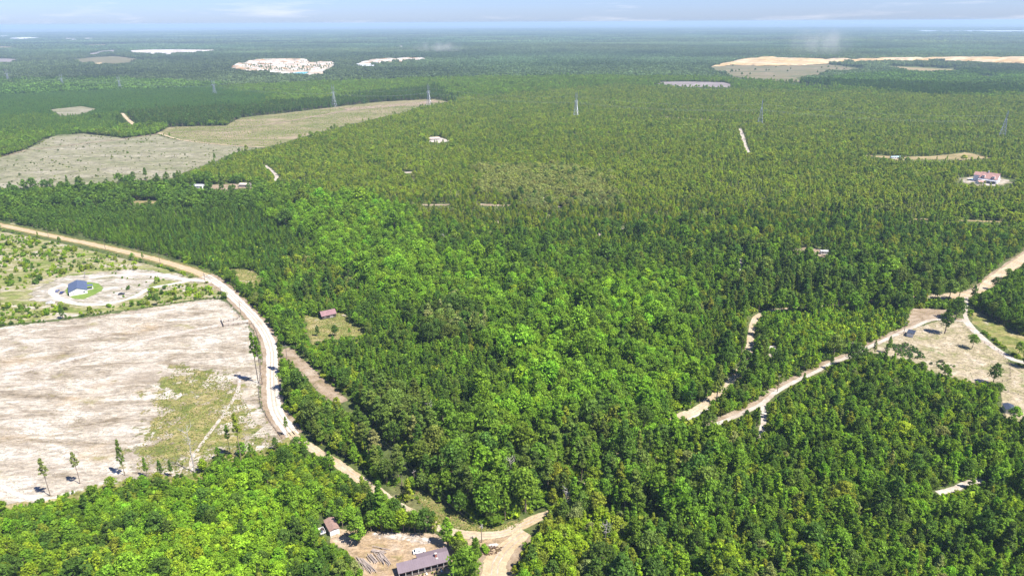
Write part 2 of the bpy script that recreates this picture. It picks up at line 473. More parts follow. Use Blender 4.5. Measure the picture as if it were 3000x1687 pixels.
def sheet(name, px, mat, off, amp=1.0, step=4.0, grid=None, kind='structure', seed=1, world=False, zfun=None, fade=None):
    P = np.array(px) if world else GL(px)
    Q = rough_poly(P, amp, step, seed)
    pts = [Vector(p) for p in Q]
    n = len(pts)
    fade = fade or max(1.5, amp * 1.2)
    C0 = Q.mean(0)
    # a second ring inside the rim carries the fade
    tg = np.roll(Q, -1, 0) - np.roll(Q, 1, 0)
    nm = np.column_stack([-tg[:, 1], tg[:, 0]]) / (np.hypot(tg[:, 0], tg[:, 1])[:, None] + 1e-9)
    area = 0.5 * np.sum(Q[:, 0] * np.roll(Q[:, 1], -1) - Q[:, 1] * np.roll(Q[:, 0], -1))
    ring = Q + nm * fade * (1 if area > 0 else -1)
    dd = edge_dist(ring[:, 0], ring[:, 1], Q)
    mk = inside(ring[:, 0], ring[:, 1], Q) & (dd > fade * 0.6)
    pts += [Vector(p) for p in ring[mk]]
    if grid:
        lo = Q.min(0); hi = Q.max(0)
        gx, gy = np.meshgrid(np.arange(lo[0], hi[0], grid), np.arange(lo[1], hi[1], grid))
        gx = gx.ravel() + rng.uniform(-.3, .3, gx.size) * grid; gy = gy.ravel() + rng.uniform(-.3, .3, gy.size) * grid
        m = inside(gx, gy, Q)
        pts += [Vector((a, b)) for a, b in zip(gx[m], gy[m])]
    vs_, es_, fs_, _, _, _ = delaunay_2d_cdt(pts, [], [list(range(n))], 1, 1e-4)
    X = np.array([v[:] for v in vs_])
    Z = terrain(X[:, 0], X[:, 1]) + off
    if zfun is not None:
        Z = Z + zfun(X[:, 0], X[:, 1], Q)
    o = mesh_obj(name, np.column_stack([X, Z]), fs_, mat)
    me = o.data
    bm = bmesh.new(); bm.from_mesh(me)
    for fc in bm.faces:
        if fc.normal.z < 0:
            fc.normal_flip()
    bm.to_mesh(me); bm.free()
    ea = me.attributes.new('edge', 'FLOAT', 'POINT')
    ea.data.foreach_set('value', np.clip(edge_dist(X[:, 0], X[:, 1], Q) / fade, 0, 1).astype(np.float32))
    tag(o, kind=kind)
    return o, P

def smooth_line(P, step):
    """Catmull-Rom through ground points, resampled"""
    P = np.array(P)
    Q = np.vstack([2 * P[0] - P[1], P, 2 * P[-1] - P[-2]])
    out = []
    for i in range(1, len(Q) - 2):
        L = np.hypot(*(Q[i + 1] - Q[i])); k = max(1, int(L / step))
        for j in range(k):
            t = j / k
            out.append(0.5 * ((2 * Q[i]) + (-Q[i - 1] + Q[i + 1]) * t + (2 * Q[i - 1] - 5 * Q[i] + 4 * Q[i + 1] - Q[i + 2]) * t * t
                              + (-Q[i - 1] + 3 * Q[i] - 3 * Q[i + 1] + Q[i + 2]) * t ** 3))
    out.append(P[-1])
    return np.array(out)

def strip(name, px, width, mat, off, step=3.0, wob=0.12, seed=1, kind='structure', shift=0.0, soft=False):
    L = smooth_line(GL(px), step)
    d = np.gradient(L, axis=0)
    d /= np.hypot(d[:, 0], d[:, 1])[:, None] + 1e-9
    nrm = np.column_stack([-d[:, 1], d[:, 0]])
    w = width if np.ndim(width) else np.full(len(L), width)
    if len(w) != len(L):
        w = np.interp(np.linspace(0, 1, len(L)), np.linspace(0, 1, len(w)), w)
    v = []; f = []
    cols_ = (-1.0, -0.72, 0.0, 0.72, 1.0)
    for s in cols_:
        e = 1 + wob * (fbm(L[:, 0] + 50 * s, L[:, 1], 7, seed) * 2 - 1) * 2 if abs(s) == 1 else np.ones(len(L))
        p = L + nrm * (w * 0.5 * s * e + shift)[:, None]
        z = terrain(p[:, 0], p[:, 1]) + off + (0.0 if abs(s) == 1 else 0.02)
        v.append(np.column_stack([p, z]))
    n = len(L)
    for c in range(len(cols_) - 1):
        for i in range(n - 1):
            f.append((c * n + i, (c + 1) * n + i, (c + 1) * n + i + 1, c * n + i + 1)[::-1])
    o = mesh_obj(name, np.vstack(v), f, mat)
    bm = bmesh.new(); bm.from_mesh(o.data)
    for fc in bm.faces:
        if fc.normal.z < 0:
            fc.normal_flip()
    bm.to_mesh(o.data); bm.free()
    ea = o.data.attributes.new('edge', 'FLOAT', 'POINT')
    ea.data.foreach_set('value', np.repeat(([0.0, .42, .7, .42, 0.0] if soft else [0.12, 1, 1, 1, .12]), n).astype(np.float32))
    tag(o, kind=kind)
    return L

# ------------------------------------------------------------------ the ground, one sheet to the horizon
RAD = np.concatenate([[0], np.geomspace(30, 46000, 150)])
NT = 240
th = np.linspace(0, 2 * np.pi, NT, endpoint=False)
gv = [(0, 0, 0)]; gf = []
for r_ in RAD[1:]:
    x = r_ * np.cos(th); y = r_ * np.sin(th)
    gv += list(zip(x, y, terrain(x, y)))
for k in range(NT):
    gf.append((0, 1 + k, 1 + (k + 1) % NT))
for i in range(len(RAD) - 2):
    a = 1 + i * NT; b = a + NT
    for k in range(NT):
        gf.append((a + k, b + k, b + (k + 1) % NT, a + (k + 1) % NT))
tag(mesh_obj('ground', gv, gf, forest_floor), kind='structure')

CLEAR = []       # (polygon, also keep treetops from hiding it)
LINES = []       # (polyline, half width, keep visible)

def field(name, px, mat, off, vis=True, clear=True, **k):
    o, P = sheet(name, px, mat, off, **k)
    if clear:
        CLEAR.append((P, vis))
    return o, P

# near fields
field('sand_field', [(-420, 1010), (0, 955), (150, 940), (400, 905), (620, 872), (668, 880), (718, 925), (748, 968), (772, 1015), (778, 1085), (773, 1150), (790, 1200), (820, 1250), (850, 1295), (800, 1318),
                     (640, 1340), (560, 1392), (430, 1405), (270, 1432), (130, 1468), (0, 1492), (-420, 1560)], sand_field_m, 0.02, amp=1.6, seed=3, fade=7, grid=9)
field('field_margin', [(-420, 1480), (0, 1440), (270, 1405), (430, 1380), (560, 1360), (640, 1310), (760, 1230), (840, 1255), (880, 1300), (840, 1345), (700, 1375), (600, 1425), (430, 1440), (270, 1470), (0, 1530), (-420, 1600)], grass_m, 0.012, amp=3, step=5, seed=203, fade=6, grid=9, vis=False, clear=False)
field('grass_patch', [(480, 1060), (600, 1060), (690, 1090), (762, 1150), (785, 1230), (860, 1295), (810, 1340), (640, 1360), (565, 1400), (420, 1415), (350, 1390), (380, 1290), (430, 1210), (410, 1140)],
      grass_m, 0.03, amp=7, step=4, seed=4, clear=False, fade=40, grid=7)
field('scrub_plot', [(-420, 640), (0, 678), (150, 706), (300, 742), (470, 784), (575, 816), (625, 838), (655, 872), (610, 872), (400, 903), (150, 938), (0, 952), (-420, 1005)], scrub_m, 0.012, amp=1, seed=5)
field('white_sand_yard', [(55, 880), (110, 838), (200, 805), (300, 795), (400, 786), (520, 800), (600, 815), (618, 832), (560, 830), (470, 822), (430, 845), (390, 868), (330, 890), (270, 900), (200, 890), (130, 895)],
      house_sand_m, 0.02, amp=4, step=3, seed=6, clear=False, fade=8, grid=5)
field('lawn', [(188, 852), (196, 866), (215, 876), (245, 877), (275, 865), (300, 852), (305, 843), (290, 830), (270, 827), (250, 826), (205, 830)], lawn_m, 0.03, amp=0.4, seed=7, clear=False)
field('roadside_grass', [(664, 785), (735, 790), (775, 815), (770, 835), (735, 850), (700, 825), (680, 800)], grass_m, 0.012, amp=2, seed=8)
field('barn_clearing', [(888, 922), (905, 925), (945, 930), (1000, 912), (1015, 925), (1030, 950), (1072, 962), (1058, 985), (1010, 990), (950, 1000), (915, 1015), (900, 985), (890, 950)], grass_m, 0.012, amp=1.5, seed=9)
field('paddock', [(2530, 1030), (2600, 995), (2680, 960), (2760, 935), (2830, 945), (2873, 985), (2925, 1025), (2960, 1060), (3000, 1075), (3060, 1090), (3060, 1240), (2985, 1236), (2936, 1224), (2926, 1190), (2930, 1150), (2915, 1125),
                  (2870, 1125), (2808, 1112), (2731, 1090), (2690, 1068), (2610, 1045)], paddock_m, 0.02, amp=1.2, seed=10)
field('paddock_verge', [(2674, 902), (2762, 905), (2800, 905), (2800, 935), (2720, 938), (2660, 958), (2650, 930)], brown_strip_m, 0.014, amp=1, seed=11)
field('roadside_verge', [(2846, 945), (2900, 985), (2960, 1030), (3000, 1050), (3060, 1070), (3060, 1000), (3000, 985), (2930, 950), (2880, 918), (2846, 900)], grass_m, 0.012, amp=1, seed=12)
field('farm_yard', [(952, 1582), (975, 1560), (992, 1545), (1010, 1548), (1080, 1552), (1130, 1556), (1183, 1557), (1276, 1560), (1300, 1580), (1340, 1600), (1345, 1660), (1330, 1720), (1100, 1760), (1060, 1690), (1040, 1640), (1000, 1605)],
      yard_m, 0.02, amp=0.8, step=2, seed=13)
CLEAR.append((GL([(925, 1528), (945, 1512), (972, 1508), (1000, 1540), (990, 1585), (940, 1580)]), True))
field('white_soil_patch', [(1082, 1558), (1110, 1555), (1183, 1561), (1270, 1563), (1282, 1582), (1255, 1597), (1200, 1590), (1150, 1582), (1095, 1573)], white_soil_m, 0.03, amp=1.6, step=1.5, seed=14, clear=False, fade=3.5, grid=2)
field('house_lawn', [(1265, 1684), (1310, 1676), (1330, 1684), (1320, 1740), (1200, 1745)], lawn_m, 0.034, amp=0.5, step=1.5, seed=15, clear=False)
field('grassy_bank', [(1205, 1412), (1240, 1440), (1290, 1470), (1345, 1505), (1390, 1535), (1440, 1545), (1500, 1525), (1540, 1520), (1500, 1552), (1410, 1560), (1340, 1553), (1270, 1520), (1225, 1470)], grass_m, 0.012, amp=0.8, step=2, seed=16)
field('junction_island', [(1345, 1568), (1411, 1578), (1470, 1572), (1520, 1552), (1500, 1575), (1470, 1600), (1420, 1610), (1370, 1600)], yard_m, 0.05, amp=0.5, step=1.5, seed=17)
field('white_island', [(1425, 1590), (1460, 1586), (1480, 1598), (1470, 1607), (1430, 1604)], white_soil_m, 0.06, amp=0.5, step=1.5, seed=18, clear=False)
field('dead_brush_patch', [(1411, 1608), (1440, 1600), (1478, 1602), (1462, 1618), (1435, 1628), (1411, 1624)], brush_m, 0.07, amp=0.4, step=1.2, seed=19, clear=False)
field('sand_lot', [(2310, 728), (2360, 724), (2400, 728), (2432, 742), (2420, 756), (2380, 752), (2330, 745)], brown_strip_m, 0.012, amp=1, seed=20)
field('tan_meadow', [(2520, 455), (2582, 456), (2650, 460), (2720, 458), (2776, 453), (2827, 446), (2866, 454), (2908, 464), (2815, 470), (2720, 468), (2637, 470), (2580, 462)], tan_m, 0.05, amp=3, step=12, seed=21)
field('villa_grounds', [(2800, 532), (2810, 522), (2845, 518), (2890, 514), (2950, 520), (2980, 530), (2975, 538), (2930, 546), (2870, 544), (2830, 540)], villa_m, 0.05, amp=5, step=6, seed=22, fade=9, grid=8)
field('shed_yard', [(586, 544), (640, 541), (652, 540), (742, 537), (742, 552), (660, 556), (620, 553), (590, 553), (536, 553), (536, 548)], brown_strip_m, 0.05, amp=2, step=6, seed=23)
field('yellow_glade', [(369, 589), (410, 587), (462, 588), (464, 597), (400, 598)], tan_m, 0.02, amp=2, step=6, seed=24)
field('building_site', [(1254, 404), (1280, 400), (1322, 413), (1290, 420), (1258, 416)], white_soil_m, 0.06, amp=3, step=8, seed=25)
for k, q in enumerate([[(1749, 684), (1762, 682), (1770, 690), (1755, 692)], [(1817, 668), (1834, 664), (1828, 676)], [(1233, 598), (1320, 598), (1320, 603), (1240, 603)], [(1395, 596), (1497, 600), (1497, 605), (1400, 603)],
                       [(1590, 578), (1604, 580), (1602, 606), (1594, 604)], [(1626, 600), (1650, 605), (1640, 611)], [(2660, 640), (2720, 641), (2720, 645), (2662, 644)], [(2800, 643), (2940, 648), (2940, 653), (2800, 647)],
                       [(1025, 1082), (1040, 1085), (1036, 1103), (1026, 1098)], [(2246, 1010), (2275, 1012), (2280, 1040), (2255, 1050)], [(2958, 1385), (2975, 1395), (2972, 1420), (2950, 1410)],
                       [(2765, 1150), (2795, 1135), (2795, 1150), (2768, 1158)], [(1175, 505), (1200, 503), (1225, 505), (1195, 508)], [(2310, 210), (2330, 209), (2328, 216), (2312, 215)]]):
    field('bare_glade', q, tan_m if k in (6, 7, 11) else (brown_strip_m if k in (2, 3, 10) else track_m), 0.03, amp=0.8, step=3, seed=30 + k)

field('sandy_patch', [(1985, 1230), (2008, 1206), (2058, 1184), (2092, 1172), (2088, 1194), (2052, 1216), (2008, 1236)], road_white_m, 0.02, amp=1, step=2, seed=204)
# background clearings
CLG = [(0, 462), (70, 442), (128, 411), (167, 396), (248, 392), (322, 400), (369, 406), (458, 394), (505, 408), (571, 417), (660, 425), (776, 433), (699, 446), (640, 470), (543, 505), (516, 524), (427, 528), (233, 543), (0, 555), (-350, 600), (-350, 500)]
field('clearcut_field', CLG, clear_grey_m, 0.25, amp=4, step=15, grid=45, seed=50)
field('replanted_field', [(458, 393), (497, 373), (560, 371), (660, 369), (710, 345), (815, 334), (1000, 312), (1116, 299), (1272, 291), (1318, 299), (1272, 307), (1233, 312), (1186, 330), (1116, 345), (1000, 373), (932, 388), (835, 419), (776, 433), (660, 424), (571, 416), (505, 407)],
      clear_green_m, 0.35, amp=5, step=20, grid=50, seed=51)
field('pink_ridge', [(1000, 318), (1116, 308), (1230, 300), (1272, 293), (1290, 299), (1230, 309), (1100, 318), (1020, 326)], brown_strip_m, 0.6, amp=6, step=20, grid=60, seed=52, clear=False)
field('pale_lot', [(147, 322), (237, 312), (283, 320), (240, 335), (217, 338), (179, 341)], clear_grey_m, 0.4, amp=3, step=15, grid=60, seed=53)
field('tan_lot', [(9, 238), (48, 237), (57, 250), (14, 251)], tan_m, 0.6, amp=1, step=20, grid=80, seed=54)
field('pale_strip', [(1893, 242), (2000, 240), (2120, 242), (2147, 250), (2135, 258), (2000, 256), (1940, 250)], grey_cut_m, 0.8, amp=6, step=30, grid=80, seed=55)
field('meadow', [(2074, 199), (2147, 190), (2349, 192), (2388, 188), (2435, 190), (2543, 206), (2440, 216), (2334, 229), (2349, 243), (2290, 240), (2233, 237), (2150, 225), (2097, 213)], meadow_m, 1.2, amp=12, step=50, grid=90, seed=56)
field('meadow', [(2598, 195), (2699, 200), (2811, 206), (2822, 212), (2722, 217), (2660, 213), (2598, 200)], tan_m, 1.2, amp=10, step=50, grid=90, seed=57)
field('meadow', [(2850, 226), (2920, 228), (2920, 233), (2860, 231)], tan_m, 1.2, amp=5, step=40, grid=90, seed=58)
field('bare_hill', [(186, 178), (260, 170), (338, 165), (380, 170), (431, 178), (380, 184), (330, 190), (280, 188), (230, 184)], meadow_m, 1.5, amp=10, step=60, grid=120, seed=59)
field('felled_hill', [(-120, 176), (0, 172), (50, 174), (68, 180), (30, 186), (-120, 190)], grey_cut_m, 1.5, amp=10, step=60, grid=120, seed=60)
field('felled_ridge', [(250, 161), (300, 150), (345, 147), (373, 149), (330, 153), (280, 162)], grey_cut_m, 2.0, amp=10, step=80, grid=150, seed=61)
field('sand_spot', [(277, 187), (300, 184), (300, 190), (280, 191)], ochre_m, 2.5, amp=5, step=30, seed=62)
field('sand_spot', [(425, 190), (447, 187), (440, 198), (428, 203)], tan_m, 1.5, amp=5, step=30, seed=63)
for k, q in enumerate([[(155, 112), (195, 113), (230, 114), (283, 112), (283, 114.5), (225, 116), (190, 116), (157, 114.5)], [(23, 114), (60, 112), (97, 114), (80, 117), (40, 117)], [(248, 133), (322, 132), (322, 135), (250, 136)],
                       [(-100, 138), (40, 139), (50, 142), (-100, 144)], [(0, 107), (24, 107), (24, 110), (0, 110)], [(2013, 96), (2047, 95.5), (2047, 98), (2013, 98)], [(1155, 136), (1184, 136.5), (1184, 139), (1155, 139)],
                       [(1783, 116.5), (1815, 116.5), (1815, 118.5), (1783, 118.5)], [(1105, 134), (1115, 134), (1115, 136), (1105, 136)]]):
    field('pale_field', q, white_m if k not in (2, 3) else tan_m, 4.0, amp=10, step=150, grid=400, seed=70 + k)

def terraces(hmax, sz, steps=4, back=0.7):
    def fn(x, y, Q):
        c = Q.mean(0)
        r = np.hypot(x, y); rr = np.hypot(Q[:, 0], Q[:, 1])
        t = (r - rr.min()) / (rr.max() - rr.min())
        k = np.clip(back * t + 0.9 * (fbm(x, y, sz, 5) - 0.45), 0, 1)
        k = np.floor(k * steps + 0.35 * fbm(x, y, sz * 0.3, 9)) / steps + 0.12 * vnoise(x, y, sz * 0.35, 3)
        d = edge_dist(x, y, Q)
        return hmax * k * np.clip(d / 20, 0, 1)
    return fn
field('quarry', [(668, 202), (700, 192), (740, 184), (800, 182), (860, 181), (908, 182), (915, 190), (950, 188), (986, 186), (988, 194), (960, 210), (947, 223), (905, 224), (850, 226), (836, 222), (776, 216), (720, 214), (680, 208)],
      kaolin_m, 1.5, amp=10, step=30, grid=14, seed=80, zfun=terraces(20, 120))
field('quarry', [(1039, 190), (1062, 182), (1100, 178), (1186, 174), (1250, 175), (1256, 181), (1200, 182), (1147, 184), (1100, 190), (1080, 194), (1045, 199)], kaolin_m, 1.5, amp=10, step=30, grid=20, seed=81, zfun=terraces(14, 120, 3))
field('quarry', [(2074, 199), (2100, 191), (2140, 183), (2175, 176), (2280, 174), (2388, 177), (2563, 177), (2687, 176), (2815, 175), (2986, 175), (3120, 178), (3120, 191), (3000, 190), (2900, 186), (2815, 182), (2687, 180), (2563, 182), (2466, 186), (2349, 194), (2233, 195), (2147, 192)],
      ochre_m, 1.8, amp=12, step=40, grid=28, seed=82, zfun=terraces(18, 200, 4, 0.8))
field('quarry', [(373, 152), (440, 149), (550, 149), (660, 150), (600, 155), (560, 158), (490, 162), (427, 161), (390, 156)], white_m, 2.5, amp=15, step=60, grid=60, seed=83, zfun=terraces(10, 200, 3))
field('pond', [(833, 226), (846, 219), (876, 215), (906, 214), (890, 221), (862, 226)], water_mat('kaolin_water', (0.10, 0.50, 0.47)), 4.0, amp=3, step=25, seed=84, clear=False)
field('pond', [(2310, 246), (2350, 246), (2400, 252), (2442, 258), (2440, 262), (2395, 257), (2350, 251)], water_mat('dark_water', (0.02, 0.03, 0.03)), 1.0, amp=5, step=30, seed=85)
field('lake', [(2648, 91.5), (2720, 90.8), (2770, 92), (2830, 91), (2900, 90.5), (3100, 91), (3100, 95), (2950, 95), (2800, 93.5), (2700, 94)], water_mat('pale_water', (0.5, 0.55, 0.6), 0.25), 5.0, amp=20, step=300, grid=600, seed=86)

# ------------------------------------------------------------------ roads and tracks
R1a = [(-300, 590), (-120, 632), (0, 659), (144, 690), (311, 725), (470, 764), (575, 797), (621, 818)]
R1b = [(600, 808), (621, 818), (660, 846), (699, 884), (738, 923), (769, 962), (788, 999), (797, 1037), (797, 1076), (797, 1119), (800, 1151), (807, 1198), (826, 1233), (858, 1275)]
R1c = [(850, 1265), (875, 1290), (919, 1316), (980, 1352), (1040, 1395), (1105, 1437), (1165, 1480), (1225, 1512), (1274, 1537), (1333, 1560), (1411, 1568), (1470, 1562), (1528, 1538), (1570, 1518), (1640, 1490), (1720, 1420), (1800, 1350),
       (1900, 1280), (1990, 1222), (2050, 1195), (2130, 1130), (2180, 1070), (2194, 1026), (2202, 967), (2212, 935), (2235, 918), (2270, 909), (2349, 902), (2415, 898), (2474, 894), (2560, 882), (2660, 872), (2776, 868)]
R1d = [(2740, 870), (2776, 868), (2835, 861), (2873, 848), (2912, 817), (2951, 790), (3000, 756), (3100, 690)]
R2 = [(1540, 1558), (1500, 1590), (1470, 1620), (1452, 1650), (1448, 1700), (1445, 1780)]
R3 = [(2830, 862), (2830, 894), (2827, 921), (2828, 940), (2776, 936), (2726, 938), (2679, 957), (2621, 982), (2582, 1000), (2543, 1018), (2501, 1040), (2435, 1064), (2388, 1090), (2330, 1117), (2274, 1148), (2235, 1180), (2188, 1204), (2130, 1230), (2078, 1250)]
R4 = [(2828, 935), (2846, 960), (2893, 1003), (2931, 1031), (2970, 1054), (3000, 1062), (3100, 1085)]
strip('road_verge', R1a, 13.5, verge_m, 0.010, seed=100)
strip('road_verge', R1b, 13, brown_strip_m, 0.028, seed=101)
strip('dirt_road', R1a, 7.6, road_orange_m, 0.05, seed=102)
L1b = strip('dirt_road', R1b, 7.2, road_white_m, 0.058, seed=103)
L1c = strip('dirt_road', R1c, [5.5, 5, 5, 6.5, 4.5, 4.5, 5.5], road_tan_m, 0.066, seed=104)
strip('road_verge', R1d, 13, brown_strip_m, 0.016, seed=105)
strip('dirt_road', R1d, 8.5, road_tan_m, 0.074, seed=106)
strip('road_verge', R2, [10, 13, 17, 19, 17, 17], brown_strip_m, 0.026, seed=129)
strip('dirt_road', R2, [6, 7, 9, 11, 10, 10], road_tan_m, 0.082, seed=107)
strip('power_line_strip', R3[3:], 7, brown_strip_m, 0.016, soft=True, seed=108, shift=-1.5)
strip('farm_track', R3, 2.9, track_m, 0.045, seed=109)
strip('farm_track', R4, 5.0, track_m, 0.052, seed=110)
strip('farm_track', [(2235, 1180), (2237, 1215), (2235, 1250), (2223, 1290)], 3.0, track_m, 0.03, seed=111)
strip('farm_track', [(2747, 1444), (2775, 1438), (2802, 1430), (2833, 1413), (2880, 1406)], 3.2, track_m, 0.03, seed=112)
strip('power_line_strip', [(832, 1022), (855, 1045), (877, 1066), (905, 1092), (932, 1119), (965, 1150), (1000, 1180)], 11, brown_strip_m, 0.02, soft=True, seed=113)
strip('farm_track', [(622, 826), (590, 822), (540, 818), (480, 808), (420, 803), (340, 806), (262, 815)], 4.5, road_white_m, 0.04, seed=114)
strip('farm_track', [(555, 822), (500, 833), (440, 845), (400, 866), (340, 885), (280, 893), (215, 888), (170, 872), (150, 850), (190, 832)], 5.0, road_white_m, 0.047, seed=115)
strip('field_track', [(728, 940), (690, 945), (655, 950), (590, 962), (470, 985), (330, 1020), (160, 1065), (0, 1100), (-200, 1150)], 6.0, track_m, 0.05, soft=True, seed=116, wob=0.3)
strip('field_track', [(700, 1090), (698, 1140), (665, 1200), (620, 1260), (580, 1315), (560, 1350), (566, 1385)], 2.4, track_m, 0.06, soft=True, seed=117)
strip('field_track', [(0, 1420), (60, 1452), (110, 1462), (170, 1455), (220, 1440)], 3, road_white_m, 0.05, soft=True, seed=118)
strip('field_track', [(-200, 470), (0, 460), (74, 442), (233, 423), (388, 404), (462, 394)], 7, brown_strip_m, 0.55, step=20, soft=True, seed=119)
strip('dirt_road', [(462, 390), (516, 408), (571, 417), (660, 426), (776, 433)], 5, road_tan_m, 0.7, step=15, seed=120)
strip('field_track', [(505, 389), (600, 384), (699, 377), (815, 361), (951, 337), (1000, 328), (1100, 313), (1250, 300)], [6, 10, 14, 14, 16, 20], brown_strip_m, 0.7, step=20, soft=True, seed=121)
strip('dirt_road', [(357, 333), (373, 349), (385, 360), (397, 370)], 8, road_tan_m, 0.6, step=15, seed=122)
strip('dirt_road', [(1373, 171), (1388, 175), (1404, 179)], 20, road_orange_m, 2.0, step=30, seed=123)
strip('farm_track', [(776, 485), (800, 503), (811, 518), (805, 530)], 5, track_m, 0.05, step=6, seed=124)
strip('power_line_strip', [(1815, 340), (1994, 347), (2100, 354), (2252, 366), (2390, 378), (2520, 388), (2700, 394), (2967, 405), (3100, 412)], 12, tan_m, 0.35, step=15, soft=True, seed=125)
strip('farm_track', [(2167, 377), (2176, 400), (2182, 425), (2192, 447)], 7, track_m, 0.06, step=6, seed=126)
strip('farm_track', [(2175, 760), (2168, 785), (2170, 800)], 4, track_m, 0.03, seed=127)
rut_m = soil('wheel_ruts', [(0.40, 0.32, 0.22), (0.50, 0.42, 0.32), (0.58, 0.52, 0.44)], 5, (1.5, 1), 0.5, fine=0.9, contrast=(0.3, 0.66))
for q, (Lr, wds) in enumerate([(R1a, 1.0), (R1b, 1.0), (R1c, .9), (R1d, 1.0), (R2, 1.2)]):
    for sft in (-.95, .95):
        strip('wheel_rut', Lr, .75, rut_m, 0.105, seed=140 + q * 3 + int(sft), soft=True, shift=sft * wds, wob=.3)
for pts, hw, vis in [(R1a, 10.0, True), (R1b, 6.5, False), (R1c[:14], 4.9, False), (R1c[13:23], 2.6, False), (R1c[22:], 4.0, False), (R1c[22:26], 2.6, True), (R1d, 7, True), (R2, 7.5, True), (R3, 3.7, True), (R4, 5, True),
                     ([(2235, 1180), (2237, 1215), (2235, 1250), (2223, 1290)], 2.5, True), ([(2747, 1444), (2775, 1438), (2802, 1430), (2833, 1413), (2880, 1406)], 3, True),
                     ([(832, 1022), (877, 1066), (932, 1119), (1000, 1180)], 6, True), ([(357, 333), (373, 349), (397, 370)], 7, True), ([(1373, 171), (1404, 179)], 14, True),
                     ([(776, 485), (800, 503), (811, 518), (805, 530)], 3, True), ([(1815, 340), (1994, 347), (2252, 366)], 7, True), ([(2520, 388), (2967, 405), (3100, 412)], 4, True), ([(2167, 377), (2176, 400), (2192, 447)], 4, True),
                     ([(2175, 760), (2168, 785), (2170, 800)], 3, True), ([(1000, 1180), (1100, 1290), (1211, 1413)], 4, False)]:
    LINES.append((smooth_line(GL(pts), 8.0 if pts[0][1] > 600 else 25.0), hw, vis))
# ------------------------------------------------------------------ trees: prototypes
def leaf_cards(clumps, nleaf, size, jit, r, long=1.0, flat=0.0):
    """triangular leaf sprays lying on lumpy clumps; returns verts, faces, leaf values"""
    C = np.array([c[:3] for c in clumps]); Rr = np.array([c[3:6] for c in clumps])
    k = np.repeat(np.arange(len(clumps)), nleaf)
    n = len(k)
    d = r.normal(size=(n, 3)); d[:, 2] = d[:, 2] * 0.9 + 0.25
    d /= np.linalg.norm(d, axis=1)[:, None]
    p = C[k] + d * Rr[k] * (r.uniform(0.45, 1.12, (n, 1)) + 0.10 * np.abs(r.normal(size=(n, 1))))
    nr = d / Rr[k]; nr /= np.linalg.norm(nr, axis=1)[:, None]
    nr = nr + r.normal(size=(n, 3)) * jit
    nr[:, 2] += flat
    nr /= np.linalg.norm(nr, axis=1)[:, None]
    a = np.cross(nr, r.normal(size=(n, 3))); a /= np.linalg.norm(a, axis=1)[:, None]
    b = np.cross(nr, a)
    s = size * r.uniform(0.7, 1.35, (n, 1))
    v0 = p + a * s * 0.62 * long; v1 = p - a * s * 0.5 * long + b * s * 0.55 / long; v2 = p - a * s * 0.45 * long - b * s * 0.58 / long
    vv = np.stack([v0, v1, v2], 1).reshape(-1, 3)
    ff = np.arange(3 * n).reshape(-1, 3)
    cl = r.uniform(0.76, 1.2, len(clumps))
    lv = cl[k] * r.uniform(0.68, 1.32, n)
    return vv, ff, np.repeat(lv, 3)

def fast_mesh(name, vv, ff, lv, mat):
    me = bpy.data.meshes.new(name)
    me.vertices.add(len(vv)); me.vertices.foreach_set('co', np.asarray(vv, np.float32).ravel())
    nf = len(ff)
    me.loops.add(nf * 3); me.loops.foreach_set('vertex_index', np.asarray(ff, np.int32).ravel())
    me.polygons.add(nf); me.polygons.foreach_set('loop_start', np.arange(0, nf * 3, 3, dtype=np.int32))
    me.update(calc_edges=True)
    a = me.attributes.new('lv', 'FLOAT', 'POINT'); a.data.foreach_set('value', np.asarray(lv, np.float32))
    me.materials.append(mat)
    return me

def trunk_shape(h, r0, limbs, r, lean=0.03, top=0.9):
    mb = MB()
    pts = []; x = y = 0.0
    for i in range(6):
        t = i / 5
        pts.append((x, y, h * top * t))
        x += r.normal() * lean * h * 0.25; y += r.normal() * lean * h * 0.25
    mb.tube(pts, [r0 * (1.15 - 0.95 * i / 5) for i in range(6)], 6)
    for q in limbs:
        z = q[2] * 0.82 * r.uniform(0.8, 0.98)
        j = min(4, int(z / (h * top) * 5)); t = z / (h * top) * 5 - j
        base = Vector(pts[j]).lerp(Vector(pts[j + 1]), min(1, max(0, t)))
        e = Vector(q); mid = base.lerp(e, 0.5) + Vector((0, 0, -0.04 * h * r.uniform(0, 1)))
        mb.tube([base, mid, e], [r0 * 0.42, r0 * 0.28, r0 * 0.1], 4, cap=False)
    return mb

def broadleaf(seed, h, rx, ncl, nleaf, size, zlo=0.30, lump=0.36, ratio=None):
    r = np.random.default_rng(seed)
    zc = h * (zlo + 1) / 2; rzz = h * (1 - zlo) / 2
    cl = []
    for i in range(ncl):
        t = (i + 0.5) / ncl
        dz = 1 - 1.75 * t + r.normal() * 0.08
        az = i * 2.39996 + r.normal() * 0.4
        dz = max(-0.92, min(0.98, dz))
        rho = (1 - max(0, dz)) ** 0.62 * (1 - max(0, -dz) ** 2) ** 0.5 * r.uniform(0.45, 1.05)
        rad = rx * lump * r.uniform(0.5, 1.3) * (0.85 + 0.25 * math.sqrt(max(0, 1 - dz * dz)))
        cl.append((rx * rho * math.cos(az), rx * rho * math.sin(az), zc + (rzz - rad * 0.8) * dz * r.uniform(0.85, 1.02), rad, rad, rad * r.uniform(0.75, 1.0)))
    cl.append((0, 0, zc, rx * 0.5, rx * 0.5, rzz * 0.7))
    cards = leaf_cards(cl, nleaf, size, 0.62, r)
    tr = trunk_shape(h, h * 0.017, [c[:3] for c in cl[2:ncl:max(1, ncl // 7)]], r, top=0.8)
    return cards, tr

